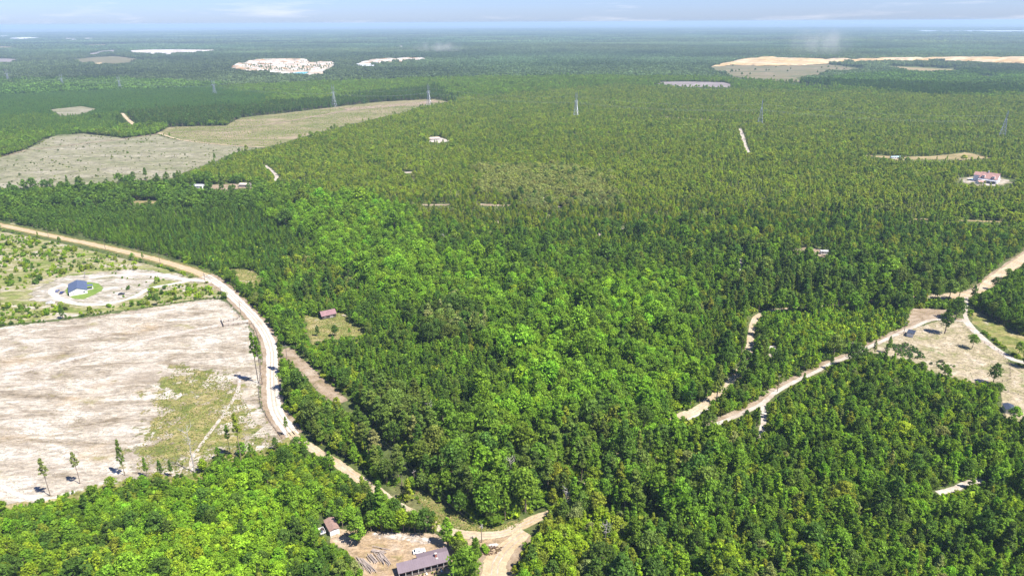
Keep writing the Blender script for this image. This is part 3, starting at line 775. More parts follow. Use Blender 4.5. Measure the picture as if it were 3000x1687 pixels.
def pine(seed, h, rx, ncl, nleaf, size, zlo=0.5, power=0.75):
    r = np.random.default_rng(seed)
    cl = []
    for i in range(ncl):
        t = (i + 0.5) / ncl
        z = h * (zlo + (1 - zlo) * t)
        prof = (1 - t) ** power * min(1, 0.55 + 2.2 * t) if zlo > 0.3 else (1 - t) ** power
        az = i * 2.39996 + r.normal() * 0.5
        rad = rx * prof
        cr_ = max(0.16 * rx, rx * 0.36 * (0.5 + 0.5 * prof)) * r.uniform(0.8, 1.25)
        o = rad * r.uniform(0.45, 0.95)
        cl.append((o * math.cos(az), o * math.sin(az), z, cr_, cr_, cr_ * r.uniform(0.5, 0.72)))
    cl.append((0, 0, h * 0.985, rx * 0.16, rx * 0.16, h * 0.03))
    cards = leaf_cards(cl, nleaf, size, 0.6, r, long=1.25, flat=0.25)
    tr = trunk_shape(h, h * 0.0125, [(c[0] * 0.7, c[1] * 0.7, c[2]) for c in cl[:ncl:max(1, ncl // 7)]], r, lean=0.012, top=0.97)
    return cards, tr

# (maker, nominal height, arguments) for near trees; nominal height is used to scale
BROAD = [(broadleaf, 14, dict(rx=3.4, ncl=30, nleaf=40, size=0.60)),
         (broadleaf, 17, dict(rx=3.3, ncl=34, nleaf=36, size=0.60, zlo=0.20)),
         (broadleaf, 12, dict(rx=3.9, ncl=34, nleaf=36, size=0.58, zlo=0.22, lump=0.32)),
         (broadleaf, 15, dict(rx=2.5, ncl=28, nleaf=40, size=0.54, zlo=0.12)),
         (broadleaf, 16, dict(rx=3.8, ncl=24, nleaf=48, size=0.62, zlo=0.30, lump=0.42)),
         (broadleaf, 11, dict(rx=2.2, ncl=26, nleaf=38, size=0.48, zlo=0.06))]
PINES = [(pine, 22, dict(rx=3.7, ncl=26, nleaf=44, size=0.62, zlo=0.50)),
         (pine, 20, dict(rx=3.3, ncl=30, nleaf=42, size=0.58, zlo=0.36)),
         (pine, 13, dict(rx=2.5, ncl=30, nleaf=38, size=0.50, zlo=0.10, power=0.85)),
         (pine, 11, dict(rx=2.1, ncl=26, nleaf=38, size=0.46, zlo=0.06, power=0.8)),
         (pine, 24, dict(rx=3.2, ncl=22, nleaf=52, size=0.55, zlo=0.58))]
KIND = {'broadleaf': BROAD, 'pine': PINES}
PROTO = {}
def joined(name, cards, tr, leafmat, barkmat):
    vv, ff, lv = cards
    me = fast_mesh(name, vv, ff, lv, leafmat)
    if tr is not None:
        bm = bmesh.new(); bm.from_mesh(me)
        me.materials.append(barkmat)
        vs2 = [bm.verts.new(p) for p in tr.v]
        for f_ in tr.f:
            try:
                fc = bm.faces.new([vs2[i] for i in f_]); fc.material_index = 1
            except ValueError:
                pass
        bm.to_mesh(me); bm.free()
    return bpy.data.objects.new(name, me)

for kn, lst in KIND.items():
    near = []; coll0 = bpy.data.collections.new(kn + '_near'); coll1 = bpy.data.collections.new(kn + '_mid')
    for i, (fn, h, kw) in enumerate(lst):
        cards, tr = fn(100 + i * 7 + len(kn), h, **kw)
        cm = fast_mesh(kn + '_crown', *cards, LEAF)
        tm = bpy.data.meshes.new(kn + '_trunk'); tm.from_pydata([tuple(p) for p in tr.v], [], tr.f); tm.materials.append(BARK)
        near.append((cm, tm, h))
        coll0.objects.link(joined('%s_near_%02d' % (kn, i), cards, tr, LEAF, BARK))
        k2 = dict(kw); k2['nleaf'] = max(8, int(kw['nleaf'] * 0.26)); k2['size'] = kw['size'] * 1.85
        cards2, _ = fn(100 + i * 7 + len(kn), h, **k2)
        t2 = MB().tube([(0, 0, 0), (0, 0, h * 0.85)], [h * 0.016, h * 0.005], 4, cap=False)
        coll1.objects.link(joined('%s_mid_%02d' % (kn, i), cards2, t2, LEAF, BARK))
    PROTO[kn] = (near, coll0, coll1)

# patches of far woodland: a few dozen small crowns each
def patch(name, half, spacing, seed, ntri, hgt):
    r = np.random.default_rng(seed)
    V_, F_, L_ = [], [], []
    k = 0
    for gx in np.arange(-half, half, spacing):
        for gy in np.arange(-half, half, spacing):
            x = gx + r.uniform(0, spacing); y = gy + r.uniform(0, spacing)
            h = hgt * r.uniform(0.7, 1.25); w = spacing * r.uniform(0.42, 0.62)
            cards = leaf_cards([(x, y, h - w * 0.8, w, w, w * 1.1), (x + r.normal() * .3, y + r.normal() * .3, h * 0.45, w * 0.8, w * 0.8, h * 0.35)], ntri, w * 1.15, 0.4, r)
            V_.append(cards[0]); F_.append(cards[1] + k); L_.append(cards[2] * r.uniform(0.75, 1.25)); k += len(cards[0])
    return bpy.data.objects.new(name, fast_mesh(name, np.vstack(V_), np.vstack(F_), np.concatenate(L_), LEAF))
far_a = bpy.data.collections.new('far_patches')
for i in range(4):
    far_a.objects.link(patch('far_patch_%02d' % i, 18, 6.0, 300 + i, 9, 12))
far_b = bpy.data.collections.new('farther_patches')
for i in range(4):
    far_b.objects.link(patch('farther_patch_%02d' % i, 48, 12.0, 320 + i, 7, 13))

def scatter(name, xyz, kind, rot, scl, tint, coll, label, cat):
    me = bpy.data.meshes.new(name)
    n = len(xyz)
    me.vertices.add(n); me.vertices.foreach_set('co', np.asarray(xyz, np.float32).ravel())
    for nm, ty, key, arr in [('kind', 'INT', 'value', np.asarray(kind, np.int32)), ('rot', 'FLOAT', 'value', np.asarray(rot, np.float32)),
                             ('scl', 'FLOAT_VECTOR', 'vector', np.asarray(scl, np.float32).ravel()),
                             ('tint', 'FLOAT_COLOR', 'color', np.column_stack([tint, np.ones(n)]).astype(np.float32).ravel())]:
        a = me.attributes.new(nm, ty, 'POINT'); a.data.foreach_set(key, arr)
    o = bpy.data.objects.new(name, me); col.objects.link(o)
    ng = bpy.data.node_groups.new(name + '_nodes', 'GeometryNodeTree')
    ng.interface.new_socket('Geometry', in_out='INPUT', socket_type='NodeSocketGeometry')
    ng.interface.new_socket('Geometry', in_out='OUTPUT', socket_type='NodeSocketGeometry')
    N = ng.nodes; L = ng.links
    gi = N.new('NodeGroupInput'); go = N.new('NodeGroupOutput'); ip = N.new('GeometryNodeInstanceOnPoints')
    ci = N.new('GeometryNodeCollectionInfo'); ci.inputs['Collection'].default_value = coll
    ci.inputs['Separate Children'].default_value = True; ci.inputs['Reset Children'].default_value = True
    def named(nm, ty):
        q = N.new('GeometryNodeInputNamedAttribute'); q.data_type = ty; q.inputs['Name'].default_value = nm
        return q.outputs['Attribute']
    cx = N.new('ShaderNodeCombineXYZ')
    L.new(named('rot', 'FLOAT'), cx.inputs['Z'])
    L.new(gi.outputs[0], ip.inputs['Points']); L.new(ci.outputs[0], ip.inputs['Instance'])
    ip.inputs['Pick Instance'].default_value = True
    L.new(named('kind', 'INT'), ip.inputs['Instance Index'])
    L.new(cx.outputs[0], ip.inputs['Rotation']); L.new(named('scl', 'FLOAT_VECTOR'), ip.inputs['Scale'])
    L.new(ip.outputs[0], go.inputs[0])
    md = o.modifiers.new('scatter', 'NODES'); md.node_group = ng
    tag(o, label, cat, kind='stuff')
    return o

# ------------------------------------------------------------------ trees: where they stand
LIME = (.255, .410, .028); BRIGHT = (.192, .340, .028); MID = (.150, .258, .027); DARK = (.092, .166, .028)
PINEG = (.142, .205, .038); OLIVE = (.238, .295, .034); BLUEG = (.118, .235, .044); YELL = (.42, .44, .03); GREYG = (.240, .280, .085); YGREEN = (.262, .372, .026)
TINTS = np.array([LIME, BRIGHT, MID, DARK, PINEG, OLIVE, BLUEG, YELL, GREYG, YGREEN])
TNAME = ['lime green', 'bright green', 'mid green', 'dark green', 'dull green', 'olive', 'bluish green', 'yellow', 'greyish green', 'yellowish green']
# stand: polygon in view pixels, pine share, mean height, sd, young share, tint weights, density
def W(**k):
    nm = dict(lime=0, bright=1, mid=2, dark=3, pine=4, olive=5, blue=6, yell=7, grey=8, yg=9)
    w = np.zeros(10)
    for a, b in k.items():
        w[nm[a]] = b
    return w / w.sum()
STANDS = [
    ('default', None, 0.38, 12, 3.2, 0.35, W(mid=5, dark=1.6, bright=2.6, olive=1.2, pine=1.6, grey=.4, yg=.8), 0.94),
    ('upper right pines', [(450, 440), (700, 350), (900, 300), (1150, 250), (1500, 215), (2000, 230), (2700, 250), (2700, 560), (2300, 600), (1800, 640), (1400, 600), (1000, 560), (800, 480), (600, 460)], 0.38, 8.5, 2.4, 0.65,
     W(olive=5, mid=3, dark=1.6, yg=3.5, grey=1, pine=1, bright=.6), 0.86),
    ('right olive', [(1300, 560), (1800, 560), (2700, 520), (2700, 700), (1900, 640), (1500, 640)], 0.35, 10, 3, 0.45, W(olive=2.5, mid=4, dark=2, yg=1.8, bright=1), 0.88),
    ('grey hardwoods', [(1200, 420), (1500, 440), (1600, 520), (1350, 530), (1200, 480)], 0.1, 11, 2, 0.2, W(grey=9, olive=1.5, mid=.6), 0.95),
    ('plantation', [(-200, 205), (300, 200), (560, 215), (720, 260), (480, 320), (330, 320), (120, 300), (-200, 330)], 1.0, 9, 1.0, 1.0, W(blue=5, mid=2), 0.97),
    ('plantation', [(-200, 290), (130, 292), (310, 290), (330, 330), (380, 330), (-200, 350)], 1.0, 9, 1.0, 1.0, W(yg=2, mid=3, blue=2), 0.97),
    ('pine belt', [(300, 290), (700, 270), (1080, 225), (1130, 260), (840, 280), (560, 320), (400, 322), (330, 315)], 1.0, 16, 2, 0.2, W(dark=4, blue=2, pine=2), 0.95),
    ('oak belt', [(-200, 475), (450, 450), (640, 470), (700, 520), (600, 545), (-200, 545)], 0.2, 14, 3, 0.1, W(dark=4, mid=4, bright=1, blue=2), 0.95),
    ('fine pines', [(-200, 540), (400, 520), (700, 540), (760, 640), (700, 720), (520, 690), (400, 650), (0, 570)], 0.85, 10, 1.8, 0.9, W(mid=4, dark=2, blue=2, bright=1), 0.97),
    ('bright hardwoods', [(700, 560), (900, 500), (1000, 540), (1100, 640), (1280, 690), (1420, 760), (1640, 700), (1740, 780), (1710, 900), (1800, 980), (1660, 1090), (1400, 1200), (1180, 1190), (1100, 1110), (1260, 1010), (1220, 900), (1120, 810), (990, 780), (840, 670)],
     0.08, 15, 3.4, 0.1, W(bright=4.5, lime=1.6, mid=4, dark=1.2, yg=.8), 0.96),
    ('dark oaks', [(1040, 800), (1110, 770), (1190, 790), (1250, 850), (1190, 885), (1080, 865)], 0.25, 17, 2.5, 0, W(dark=4, pine=2, grey=2, mid=1), 0.95),
    ('fine mid', [(840, 960), (900, 850), (1050, 880), (1240, 900), (1290, 1000), (1120, 1080), (960, 1020)], 0.7, 12, 2, 0.8, W(mid=5, dark=2, bright=1, pine=1), 0.97),
    ('big pines', [(860, 1060), (930, 1010), (1050, 1030), (1100, 1120), (1070, 1220), (980, 1260), (890, 1170)], 0.92, 21, 3, 0.0, W(dark=3, pine=5, grey=1), 0.9),
    ('tall edge', [(1080, 1180), (1200, 1120), (1350, 1160), (1400, 1260), (1330, 1320), (1200, 1310), (1090, 1240)], 0.45, 19, 3.5, 0.0, W(mid=4, bright=2, dark=2, grey=1, pine=2), 0.9),
    ('mixed woods', [(1350, 1120), (1640, 1060), (1760, 1060), (1900, 1200), (1850, 1320), (1600, 1330), (1400, 1280)], 0.35, 17, 4, 0.1, W(mid=4, bright=2, dark=2, pine=2, grey=1, olive=1, lime=.5), 0.9),
    ('bottom right lime', [(1280, 1449), (1340, 1340), (1430, 1290), (1560, 1330), (1500, 1449), (1400, 1520)], 0.1, 10, 3, 0.3, W(yg=4, bright=3, olive=2, lime=1, grey=.6), 0.92),
    ('right woods', [(1700, 1100), (2000, 950), (2450, 950), (2700, 1000), (2700, 1600), (1500, 1600), (1560, 1330), (1850, 1330), (1900, 1200)], 0.36, 11.5, 3.0, 0.6, W(mid=5, dark=1.2, bright=3.4, pine=.6, grey=.5, olive=1, yg=2.2, lime=.4), 0.95),
    ('lime triangle', [(1930, 790), (2100, 790), (2300, 770), (2290, 830), (2130, 880), (1990, 950), (1940, 900)], 0.22, 8.0, 1.6, 1.0, W(yg=5, bright=3, mid=1.5, lime=1.6), 0.96),
    ('road pines', [(1820, 800), (1850, 640), (1980, 630), (2200, 660), (2430, 700), (2440, 770), (2250, 790), (1950, 790)], 0.65, 17, 3, 0.05, W(pine=4, mid=3, dark=3, bright=1), 0.85),
    ('screen pines', [(1640, 1040), (1720, 1020), (1790, 1010), (1830, 900), (1880, 900), (1910, 940), (1860, 1020), (1790, 1060), (1700, 1090)], 0.75, 18, 3.5, 0.0, W(pine=4, mid=3, dark=3, grey=1), 0.5),
    ('lower left', [(-200, 1270), (150, 1240), (400, 1200), (560, 1150), (760, 1110), (860, 1200), (900, 1330), (800, 1449), (-200, 1600)], 0.22, 10, 2.6, 0.25, W(yg=3.0, bright=3.4, mid=3, dark=1.2, lime=1, olive=.6), 0.97),
    ('lower left lime', [(250, 1449), (400, 1320), (520, 1240), (650, 1210), (740, 1270), (700, 1449), (500, 1600)], 0.05, 12, 2.4, 0, W(bright=5, lime=4, yg=2), 0.97),
    ('roadside hedge', [(640, 760), (740, 760), (790, 800), (860, 900), (820, 950), (700, 840)], 0.3, 8, 2, 0.5, W(mid=4, bright=2, yg=2), 0.95),
    ('right grove', [(2440, 760), (2520, 700), (2700, 640), (2700, 880), (2576, 870), (2460, 800)], 0.3, 12, 2.5, 0.2, W(dark=3, mid=5, pine=1), 0.95),
    ('far dark pines', [(2010, 210), (2300, 175), (2700, 185), (2700, 240), (2300, 240), (2050, 215)], 1.0, 15, 2, 0.1, W(dark=5, blue=3), 0.97),
]
def make_points(r0, r1, s, half_deg=46):
    ext = r1 * math.sin(math.radians(half_deg)) + s
    gx, gy = np.meshgrid(np.arange(-ext, ext, s), np.arange(r0 * 0.6, r1, s))
    gx = gx + rng.uniform(-.48, .48, gx.shape) * s; gy = gy + rng.uniform(-.48, .48, gy.shape) * s
    x = gx.ravel(); y = gy.ravel()
    r = np.hypot(x, y)
    m = (r >= r0) & (r < r1) & (np.abs(np.arctan2(x, y)) < math.radians(half_deg))
    return x[m], y[m]

STAND_POLY = [None if s[1] is None else GL(V([(a, max(b, 140)) for a, b in s[1]])) for s in STANDS]
def stand_of(x, y, wob=True):
    if wob:
        r = np.hypot(x, y) * 0.03
        x, y = (x + (fbm(x, y, 60, 21) - .5) * r * 2.2 + rng.normal(size=len(x)) * r * .28, y + (fbm(x, y, 60, 24) - .5) * r * 2.2 + rng.normal(size=len(x)) * r * .28)
    idx = np.zeros(len(x), int)
    for i, P in enumerate(STAND_POLY):
        if P is not None:
            idx[inside(x, y, P)] = i
    return idx

def free(x, y, h, hwk=1.0):
    """(may stand here, would hide an opening seen behind it)"""
    ok = np.ones(len(x), bool); hide = np.zeros(len(x), bool)
    for P, vis in CLEAR:
        ok &= ~inside(x, y, P)
    for Ln, hw, vis in LINES:
        ok &= ~near_line(x, y, Ln, hw * hwk)
    for q in (0.2, 0.4, 0.6, 0.8, 0.95):
        k = CH / (CH - q * h - terrain(x, y))
        for P, vis in CLEAR:
            if vis:
                hide |= inside(x * k, y * k, P)
        if q in (0.4, 0.8):
            for Ln, hw, vis in LINES:
                if vis:
                    hide |= near_line(x * k, y * k, Ln, hw * 0.75)
    return ok, hide & ok

def grow(r0, r1, s):
    x, y = make_points(r0, r1, s)
    st = stand_of(x, y)
    n = len(x)
    pp = np.array([a[2] for a in STANDS])[st]; hm = np.array([a[3] for a in STANDS])[st]; hs = np.array([a[4] for a in STANDS])[st]
    yo = np.array([a[5] for a in STANDS])[st]; de = np.array([a[7] for a in STANDS])[st]
    nz1 = fbm(x, y, 55, 31); nz2 = fbm(x, y, 90, 41)
    is_pine = rng.uniform(size=n) < np.clip(pp + (nz1 - .5) * 0.9 * (pp * (1 - pp) * 4), 0, 1)
    big = np.where(hm >= 16, 0.88, np.where(hm >= 14, 0.80, 0.70))
    h = np.clip(hm + hs * rng.normal(size=n) + (nz2 - .5) * 5, 3.5, 27) * big
    lord = rng.uniform(size=n) < np.where(fbm(x, y, 70, 88) > .55, 0.09, 0.03)                                   # a few taller trees stand over the rest
    h = np.where(lord & (hm < 16), h * np.where(np.hypot(x, y) > 800, 1.35, 1.5), h)
    keep = rng.uniform(size=n) < de * np.clip((8.6 / (hm * big)) ** 1.3, .22, 1) * np.where(fbm(x, y, 13, 77) < .30, .45, 1)
    cum = np.cumsum(np.array([a[6] for a in STANDS]), 1)[st]
    u = np.clip(rng.uniform(size=n) * 0.62 + 0.38 * np.clip((fbm(x, y, 26, 51) - .28) / .44, 0, 1), 0, 0.9999)
    ti = (u[:, None] > cum).sum(1)
    # pines never take the leafy lime tones
    ti = np.where(is_pine & (ti == 0), 1, ti)
    ti = np.where(lord & (hm < 14) & (rng.uniform(size=n) < .7), 3, ti)
    young = rng.uniform(size=n) < yo
    kb = np.where(young, rng.choice([3, 5], n), rng.choice([0, 1, 2, 4], n))
    kp = np.where(young, rng.choice([2, 3], n), rng.choice([0, 1, 4], n, p=[.4, .45, .15]))
    base_ok, hide = free(x, y, h)
    spare = rng.uniform(size=n) < 0.10
    dwarf = hide & ~spare
    h = np.where(dwarf, np.clip(h * rng.uniform(0.16, 0.34, n), 1.3, 4.5), h)       # bushes along the rims
    young = young | dwarf
    is_pine = is_pine & ~dwarf
    ti = np.where(dwarf, rng.choice([1, 2, 2, 9, 3], n), ti)
    kb = np.where(dwarf, rng.choice([2, 5], n), kb)
    ok = keep & base_ok
    f = ok
    tint = TINTS[ti] * rng.uniform(0.82, 1.2, (n, 1)) * (1 + rng.normal(size=(n, 3)) * 0.05)
    return dict(x=x[f], y=y[f], h=h[f], pine=is_pine[f], kb=kb[f], kp=kp[f], tint=np.clip(tint[f], 0.01, .5), ti=ti[f], st=st[f])

def lines_of(T, sel, kn):
    near = PROTO[kn][0]
    kk = (T['kp'] if kn == 'pine' else T['kb'])[sel]
    hp = np.array([q[2] for q in near])[kk]
    s = T['h'][sel] / hp
    wv = rng.uniform(0.85, 1.25, len(s)) * np.where(T['h'][sel] < 9, 1.12, 1.0) * np.where(np.hypot(T['x'][sel], T['y'][sel]) > 800, 1.28, 1.0)
    xyz = np.column_stack([T['x'][sel], T['y'][sel], terrain(T['x'][sel], T['y'][sel]) - 0.1])
    return xyz, kk, rng.uniform(0, 6.283, len(s)), np.column_stack([s * wv, s * wv, s]), T['tint'][sel]

near_T = grow(175, 800, 3.05)
mid_T = grow(800, 2600, 3.9)
mean_t = np.array([(TINTS * a[6][:, None]).sum(0) for a in STANDS])[mid_T['st']]
mid_T['tint'] = mid_T['tint'] * 0.62 + mean_t * 0.38 * (0.8 + 0.4 * fbm(mid_T['x'], mid_T['y'], 120, 35))[:, None]
mid_T['tint'] = mid_T['tint'] * np.where(np.isin(mid_T['st'], (0, 1, 2, 3))[:, None], np.array([1.14, 1.10, 1.05]), np.array([0.92, 0.92, 1.0]))

# trees standing one by one: the 300 of each kind that show largest
pu, pv, pd = project(near_T['x'], near_T['y'], near_T['h'] * 0.6)
inv = (pu > -20) & (pu < 3020) & (pv > 0) & (pv < 1720)
score = np.where(inv, near_T['h'] / pd, 0)
single = np.zeros(len(score), bool)
for flag in (True, False):
    ids = np.where(near_T['pine'] == flag)[0]
    best = ids[np.argsort(-score[ids])[:272]]
    single[best] = True

def place_of(u, v):
    if u < 1180 and v > 1290:
        return 'in the wood below the sand field'
    if u > 1540 and v > 1560 - (u - 1540) * 0.42:
        return 'in the wood below the paddock'
    if v > 1260 and u > 1480:
        return 'in the wood beyond the sandy fork'
    return 'in the wood by the road bend'

def stand_tree(kn, k, x, y, h, wide, rz, tint, label, group):
    cm, tm, hp = PROTO[kn][0][k]
    root = empty('pine_tree' if kn == 'pine' else 'broadleaf_tree', (x, y, float(terrain(x, y)) - 0.1), rz)
    s = h / hp
    root.scale = (s * wide, s * wide, s)
    tag(root, label, 'tree', group)
    c = bpy.data.objects.new('crown', cm); col.objects.link(c); c.parent = root; c['tint'] = [float(q) for q in tint]
    t = bpy.data.objects.new('trunk', tm); col.objects.link(t); t.parent = root
    return root

for i in np.where(single)[0]:
    kn = 'pine' if near_T['pine'][i] else 'broadleaf'
    size = 'tall' if near_T['h'][i] > 17 else ('small' if near_T['h'][i] < 9.5 else 'middling')
    u_, v_, _ = project(near_T['x'][i], near_T['y'][i], 0.0)
    shp = (['open topped', 'dense', 'cone shaped', 'narrow', 'bare stemmed'][near_T['kp'][i]] if kn == 'pine' else ['round', 'oval', 'spreading', 'narrow', 'lumpy', 'pointed'][near_T['kb'][i]])
    lab = '%s %s %s %s %s' % (size, shp, TNAME[near_T['ti'][i]], 'pine tree' if kn == 'pine' else 'leafy tree', place_of(u_, v_))
    stand_tree(kn, int((near_T['kp'] if kn == 'pine' else near_T['kb'])[i]), near_T['x'][i], near_T['y'][i], near_T['h'][i], rng.uniform(0.9, 1.25), rng.uniform(0, 6.28), near_T['tint'][i], lab, lab.replace('tree', 'trees', 1))

for kn, nm, lab, cat in [('broadleaf', 'broadleaf_forest', 'dense green broadleaf forest spreading back from the dirt roads', 'forest'), ('pine', 'pine_forest', 'dense green pine forest mixed through the woods', 'forest')]:
    m0 = (near_T['pine'] == (kn == 'pine')) & ~single
    scatter(nm, *lines_of(near_T, m0, kn), PROTO[kn][1], lab, cat)
    m1 = mid_T['pine'] == (kn == 'pine')
    scatter('distant_' + nm, *lines_of(mid_T, m1, kn), PROTO[kn][2], ('distant broadleaf woods under the line of steel pylons' if kn != 'pine' else 'distant pine plantations around the line of steel pylons'), cat)

def near_rim(x, y):
    b1, _ = free(x + 4, y, np.full(len(x), 1.0)); b2, _ = free(x - 4, y, np.full(len(x), 1.0)); b3, _ = free(x, y + 4, np.full(len(x), 1.0))
    return ~(b1 & b2 & b3)
def undergrowth():
    x, y = make_points(175, 640, 2.5)
    h = np.clip(rng.gamma(3, .42, len(x)), .4, 2.6)
    tall = rng.uniform(2.2, 5.2, len(x))
    b_, hd = free(x, y, np.full(len(x), 6.0), 0.78)
    m = b_ & (rng.uniform(size=len(x)) < np.where(hd, .95, .7))
    h = np.where(hd | near_rim(x, y), h, tall)
    return x[m], y[m], h[m]
UG = undergrowth()

def far_woods(name, r0, r1, s, coll, label, hscale):
    x, y = make_points(r0, r1, s, 45)
    st = stand_of(x, y, False)
    bo, hi_ = free(x, y, np.full(len(x), 10.0))
    ok = bo & ~(hi_ & (rng.uniform(size=len(x)) > 0.12))
    x = x[ok]; y = y[ok]; st = st[ok]; n = len(x)
    base = np.array([(TINTS * STANDS[k][6][:, None]).sum(0) for k in range(len(STANDS))])[st]
    base = base * 0.74
    base = np.where((st == 0)[:, None], np.array([.110, .165, .070]), base)
    f = (0.45 + 1.05 * fbm(x, y, 420, 61)) * (0.72 + 0.56 * vnoise(x / 4, y, 420, 63)) * (0.8 + 0.4 * vnoise(x / 3, y, 1500, 64))
    g = vnoise(x, y, 900, 66)[:, None]
    tint = base * f[:, None] * rng.uniform(.88, 1.13, (n, 1)) * (1 + (g - .5) * np.array([0.35, 0.1, -0.1]))
    hs = hscale * (0.75 + 0.5 * fbm(x, y, 300, 71)) * rng.uniform(.9, 1.15, n)
    scatter(name, np.column_stack([x, y, terrain(x, y) - 0.3]), rng.integers(0, 4, n), rng.choice([0, 1.5708, 3.1416, 4.7124], n) + rng.normal(size=n) * .15, np.column_stack([np.ones(n), np.ones(n), hs]), tint, coll, label, 'forest')
far_woods('far_forest', 2600, 7200, 34, far_a, 'far forest fading to blue behind the pylons and quarries', 1.0)
far_woods('farthest_forest', 7200, 23000, 92, far_b, 'farthest bluish forest reaching to the flat horizon', 1.0)
# ------------------------------------------------------------------ the summer haze
hz = MB().box(-52000, 52000, -52000, 52000, -12.0, CH + 6).build('haze', None)
hm_, hn, hl = new_mat('haze_air')
ho = hn.new('ShaderNodeOutputMaterial'); hv = hn.new('ShaderNodeVolumePrincipled')
hv.inputs['Color'].default_value = (0.43, 0.58, 0.77, 1)
hv.inputs['Density'].default_value = 7.2e-5
hl.new(hv.outputs['Volume'], ho.inputs['Volume'])
hz.data.materials.clear(); hz.data.materials.append(hm_)
tag(hz, 'thin blue summer haze over the far forest', 'haze', kind='stuff')
#__PART3__
# ------------------------------------------------------------------ low growth: shrubs, tufts, seedlings
def shrub_cards(seed, w, h, ncl, nleaf, size):
    r = np.random.default_rng(seed)
    cl = []
    for i in range(ncl):
        az = i * 2.4 + r.normal() * .4; o = w * r.uniform(0.1, 0.62)
        rad = w * r.uniform(.34, .55)
        cl.append((o * math.cos(az), o * math.sin(az), h * r.uniform(.25, .7), rad, rad, h * r.uniform(.3, .45)))
    return leaf_cards(cl, nleaf, size, 0.45, r)
shrub_coll = bpy.data.collections.new('shrub_shapes')
SHRUB = []
for i in range(4):
    cds = shrub_cards(500 + i, 1.25, 2.0, 8, 26, 0.42)
    me = fast_mesh('shrub_leaves', *cds, LEAF)
    SHRUB.append(me)
    shrub_coll.objects.link(bpy.data.objects.new('shrub_shape_%02d' % i, me))
tuft_coll = bpy.data.collections.new('tuft_shapes')
for i in range(3):
    tuft_coll.objects.link(bpy.data.objects.new('tuft_shape_%02d' % i, fast_mesh('tuft', *shrub_cards(520 + i, 0.5, 0.45, 4, 7, 0.34), LEAF)))

def in_px(poly_px, n_per_m2, seed, pad=None):
    P = GL(poly_px)
    lo = P.min(0); hi = P.max(0)
    r = np.random.default_rng(seed)
    n = int((hi[0] - lo[0]) * (hi[1] - lo[1]) * n_per_m2)
    x = r.uniform(lo[0], hi[0], n); y = r.uniform(lo[1], hi[1], n)
    m = inside(x, y, P)
    return x[m], y[m]

def off_lines(x, y, lines, w):
    ok = np.ones(len(x), bool)
    for Ln in lines:
        ok &= ~near_line(x, y, smooth_line(GL(Ln), 6), w)
    return ok
def bush(tints, x, y, h, wide, coll, name, label, cat, nk):
    n = len(x)
    w = h / 2.0
    scatter(name, np.column_stack([x, y, terrain(x, y) - 0.05 * h]), rng.integers(0, nk, n), rng.uniform(0, 6.28, n), np.column_stack([w * wide, w * wide, w]), tints, coll, label, cat)

HOUSE_LINES = [[(622, 826), (540, 818), (420, 803), (262, 815)], [(555, 822), (440, 845), (340, 885), (215, 888), (150, 850)], R1a]
HOUSE_BARE = GL([(120, 890), (160, 825), (260, 800), (330, 800), (330, 880), (250, 905)])
sx, sy = in_px([(-300, 640), (0, 682), (150, 710), (300, 746), (420, 778), (400, 790), (300, 793), (200, 803), (110, 836), (60, 872), (0, 885), (-300, 920)], 0.075, 601)
k_ = fbm(sx, sy, 26, 90) + 0.12 * rng.normal(size=len(sx)) > 0.40
ax, ay = in_px([(400, 786), (520, 800), (600, 818), (560, 830), (470, 822), (400, 866), (320, 885), (300, 800)], 0.012, 602)
bx_, by_ = in_px([(380, 900), (420, 868), (470, 838), (540, 832), (610, 842), (632, 866), (560, 876), (470, 890)], 0.10, 603)
cx_, cy_ = in_px([(-300, 985), (0, 945), (130, 930), (190, 915), (200, 898), (150, 893), (70, 890), (0, 895), (-300, 930)], 0.09, 604)
dx_, dy_ = in_px([(225, 918), (300, 898), (370, 890), (385, 896), (330, 912), (240, 926)], 0.06, 605)
SX = np.concatenate([sx[k_], ax, bx_, cx_, dx_]); SY = np.concatenate([sy[k_], ay, by_, cy_, dy_])
ok = off_lines(SX, SY, HOUSE_LINES, 4.5) & ~inside(SX, SY, HOUSE_BARE)
SX = SX[ok]; SY = SY[ok]
SHh = np.clip(rng.gamma(4.0, 0.48, len(SX)), 0.7, 4.6)
SHi = rng.choice([2, 3, 9, 5, 1, 8], len(SX), p=[.30, .14, .22, .12, .12, .10])
SHt = TINTS[SHi] * rng.uniform(.85, 1.25, (len(SX), 1))
su, sv, sdp = project(SX, SY, 0.0)
vis_ = (su > -10) & (su < 3010)
order = np.argsort(-np.where(vis_, SHh / sdp, 0))
one = np.zeros(len(SX), bool); one[order[:285]] = True
for i in np.where(one)[0]:
    o = bpy.data.objects.new('shrub', SHRUB[i % 4]); col.objects.link(o)
    o.location = (SX[i], SY[i], -0.05); s = SHh[i] / 2.0
    wv = rng.uniform(.75, 1.15)
    o.scale = (s * wv, s * wv, s); o.rotation_euler = (0, 0, rng.uniform(0, 6.28)); o['tint'] = [float(q) for q in SHt[i]]
    size = 'large' if SHh[i] > 2.9 else ('small' if SHh[i] < 2.1 else 'middling')
    where = 'growing round the white sand drive of the grey roofed house' if su[i] > 300 and sv[i] < 870 and su[i] < 480 else ('in the green strip between sand field and house drive' if sv[i] > 860 else ('in the green strip beside the gated field entrance' if su[i] >= 480 else 'dotted over the sandy scrub behind the grey roofed house'))
    tag(o, size + ' ' + TNAME[SHi[i]] + ' shrub ' + where, 'shrub', size + ' ' + TNAME[SHi[i]] + ' shrubs ' + where)
bush(SHt[~one], SX[~one], SY[~one], SHh[~one] * 0.9, 1.1, shrub_coll, 'scrub_undergrowth', 'low green scrub spread over the sandy plot by the house', 'scrub', 4)

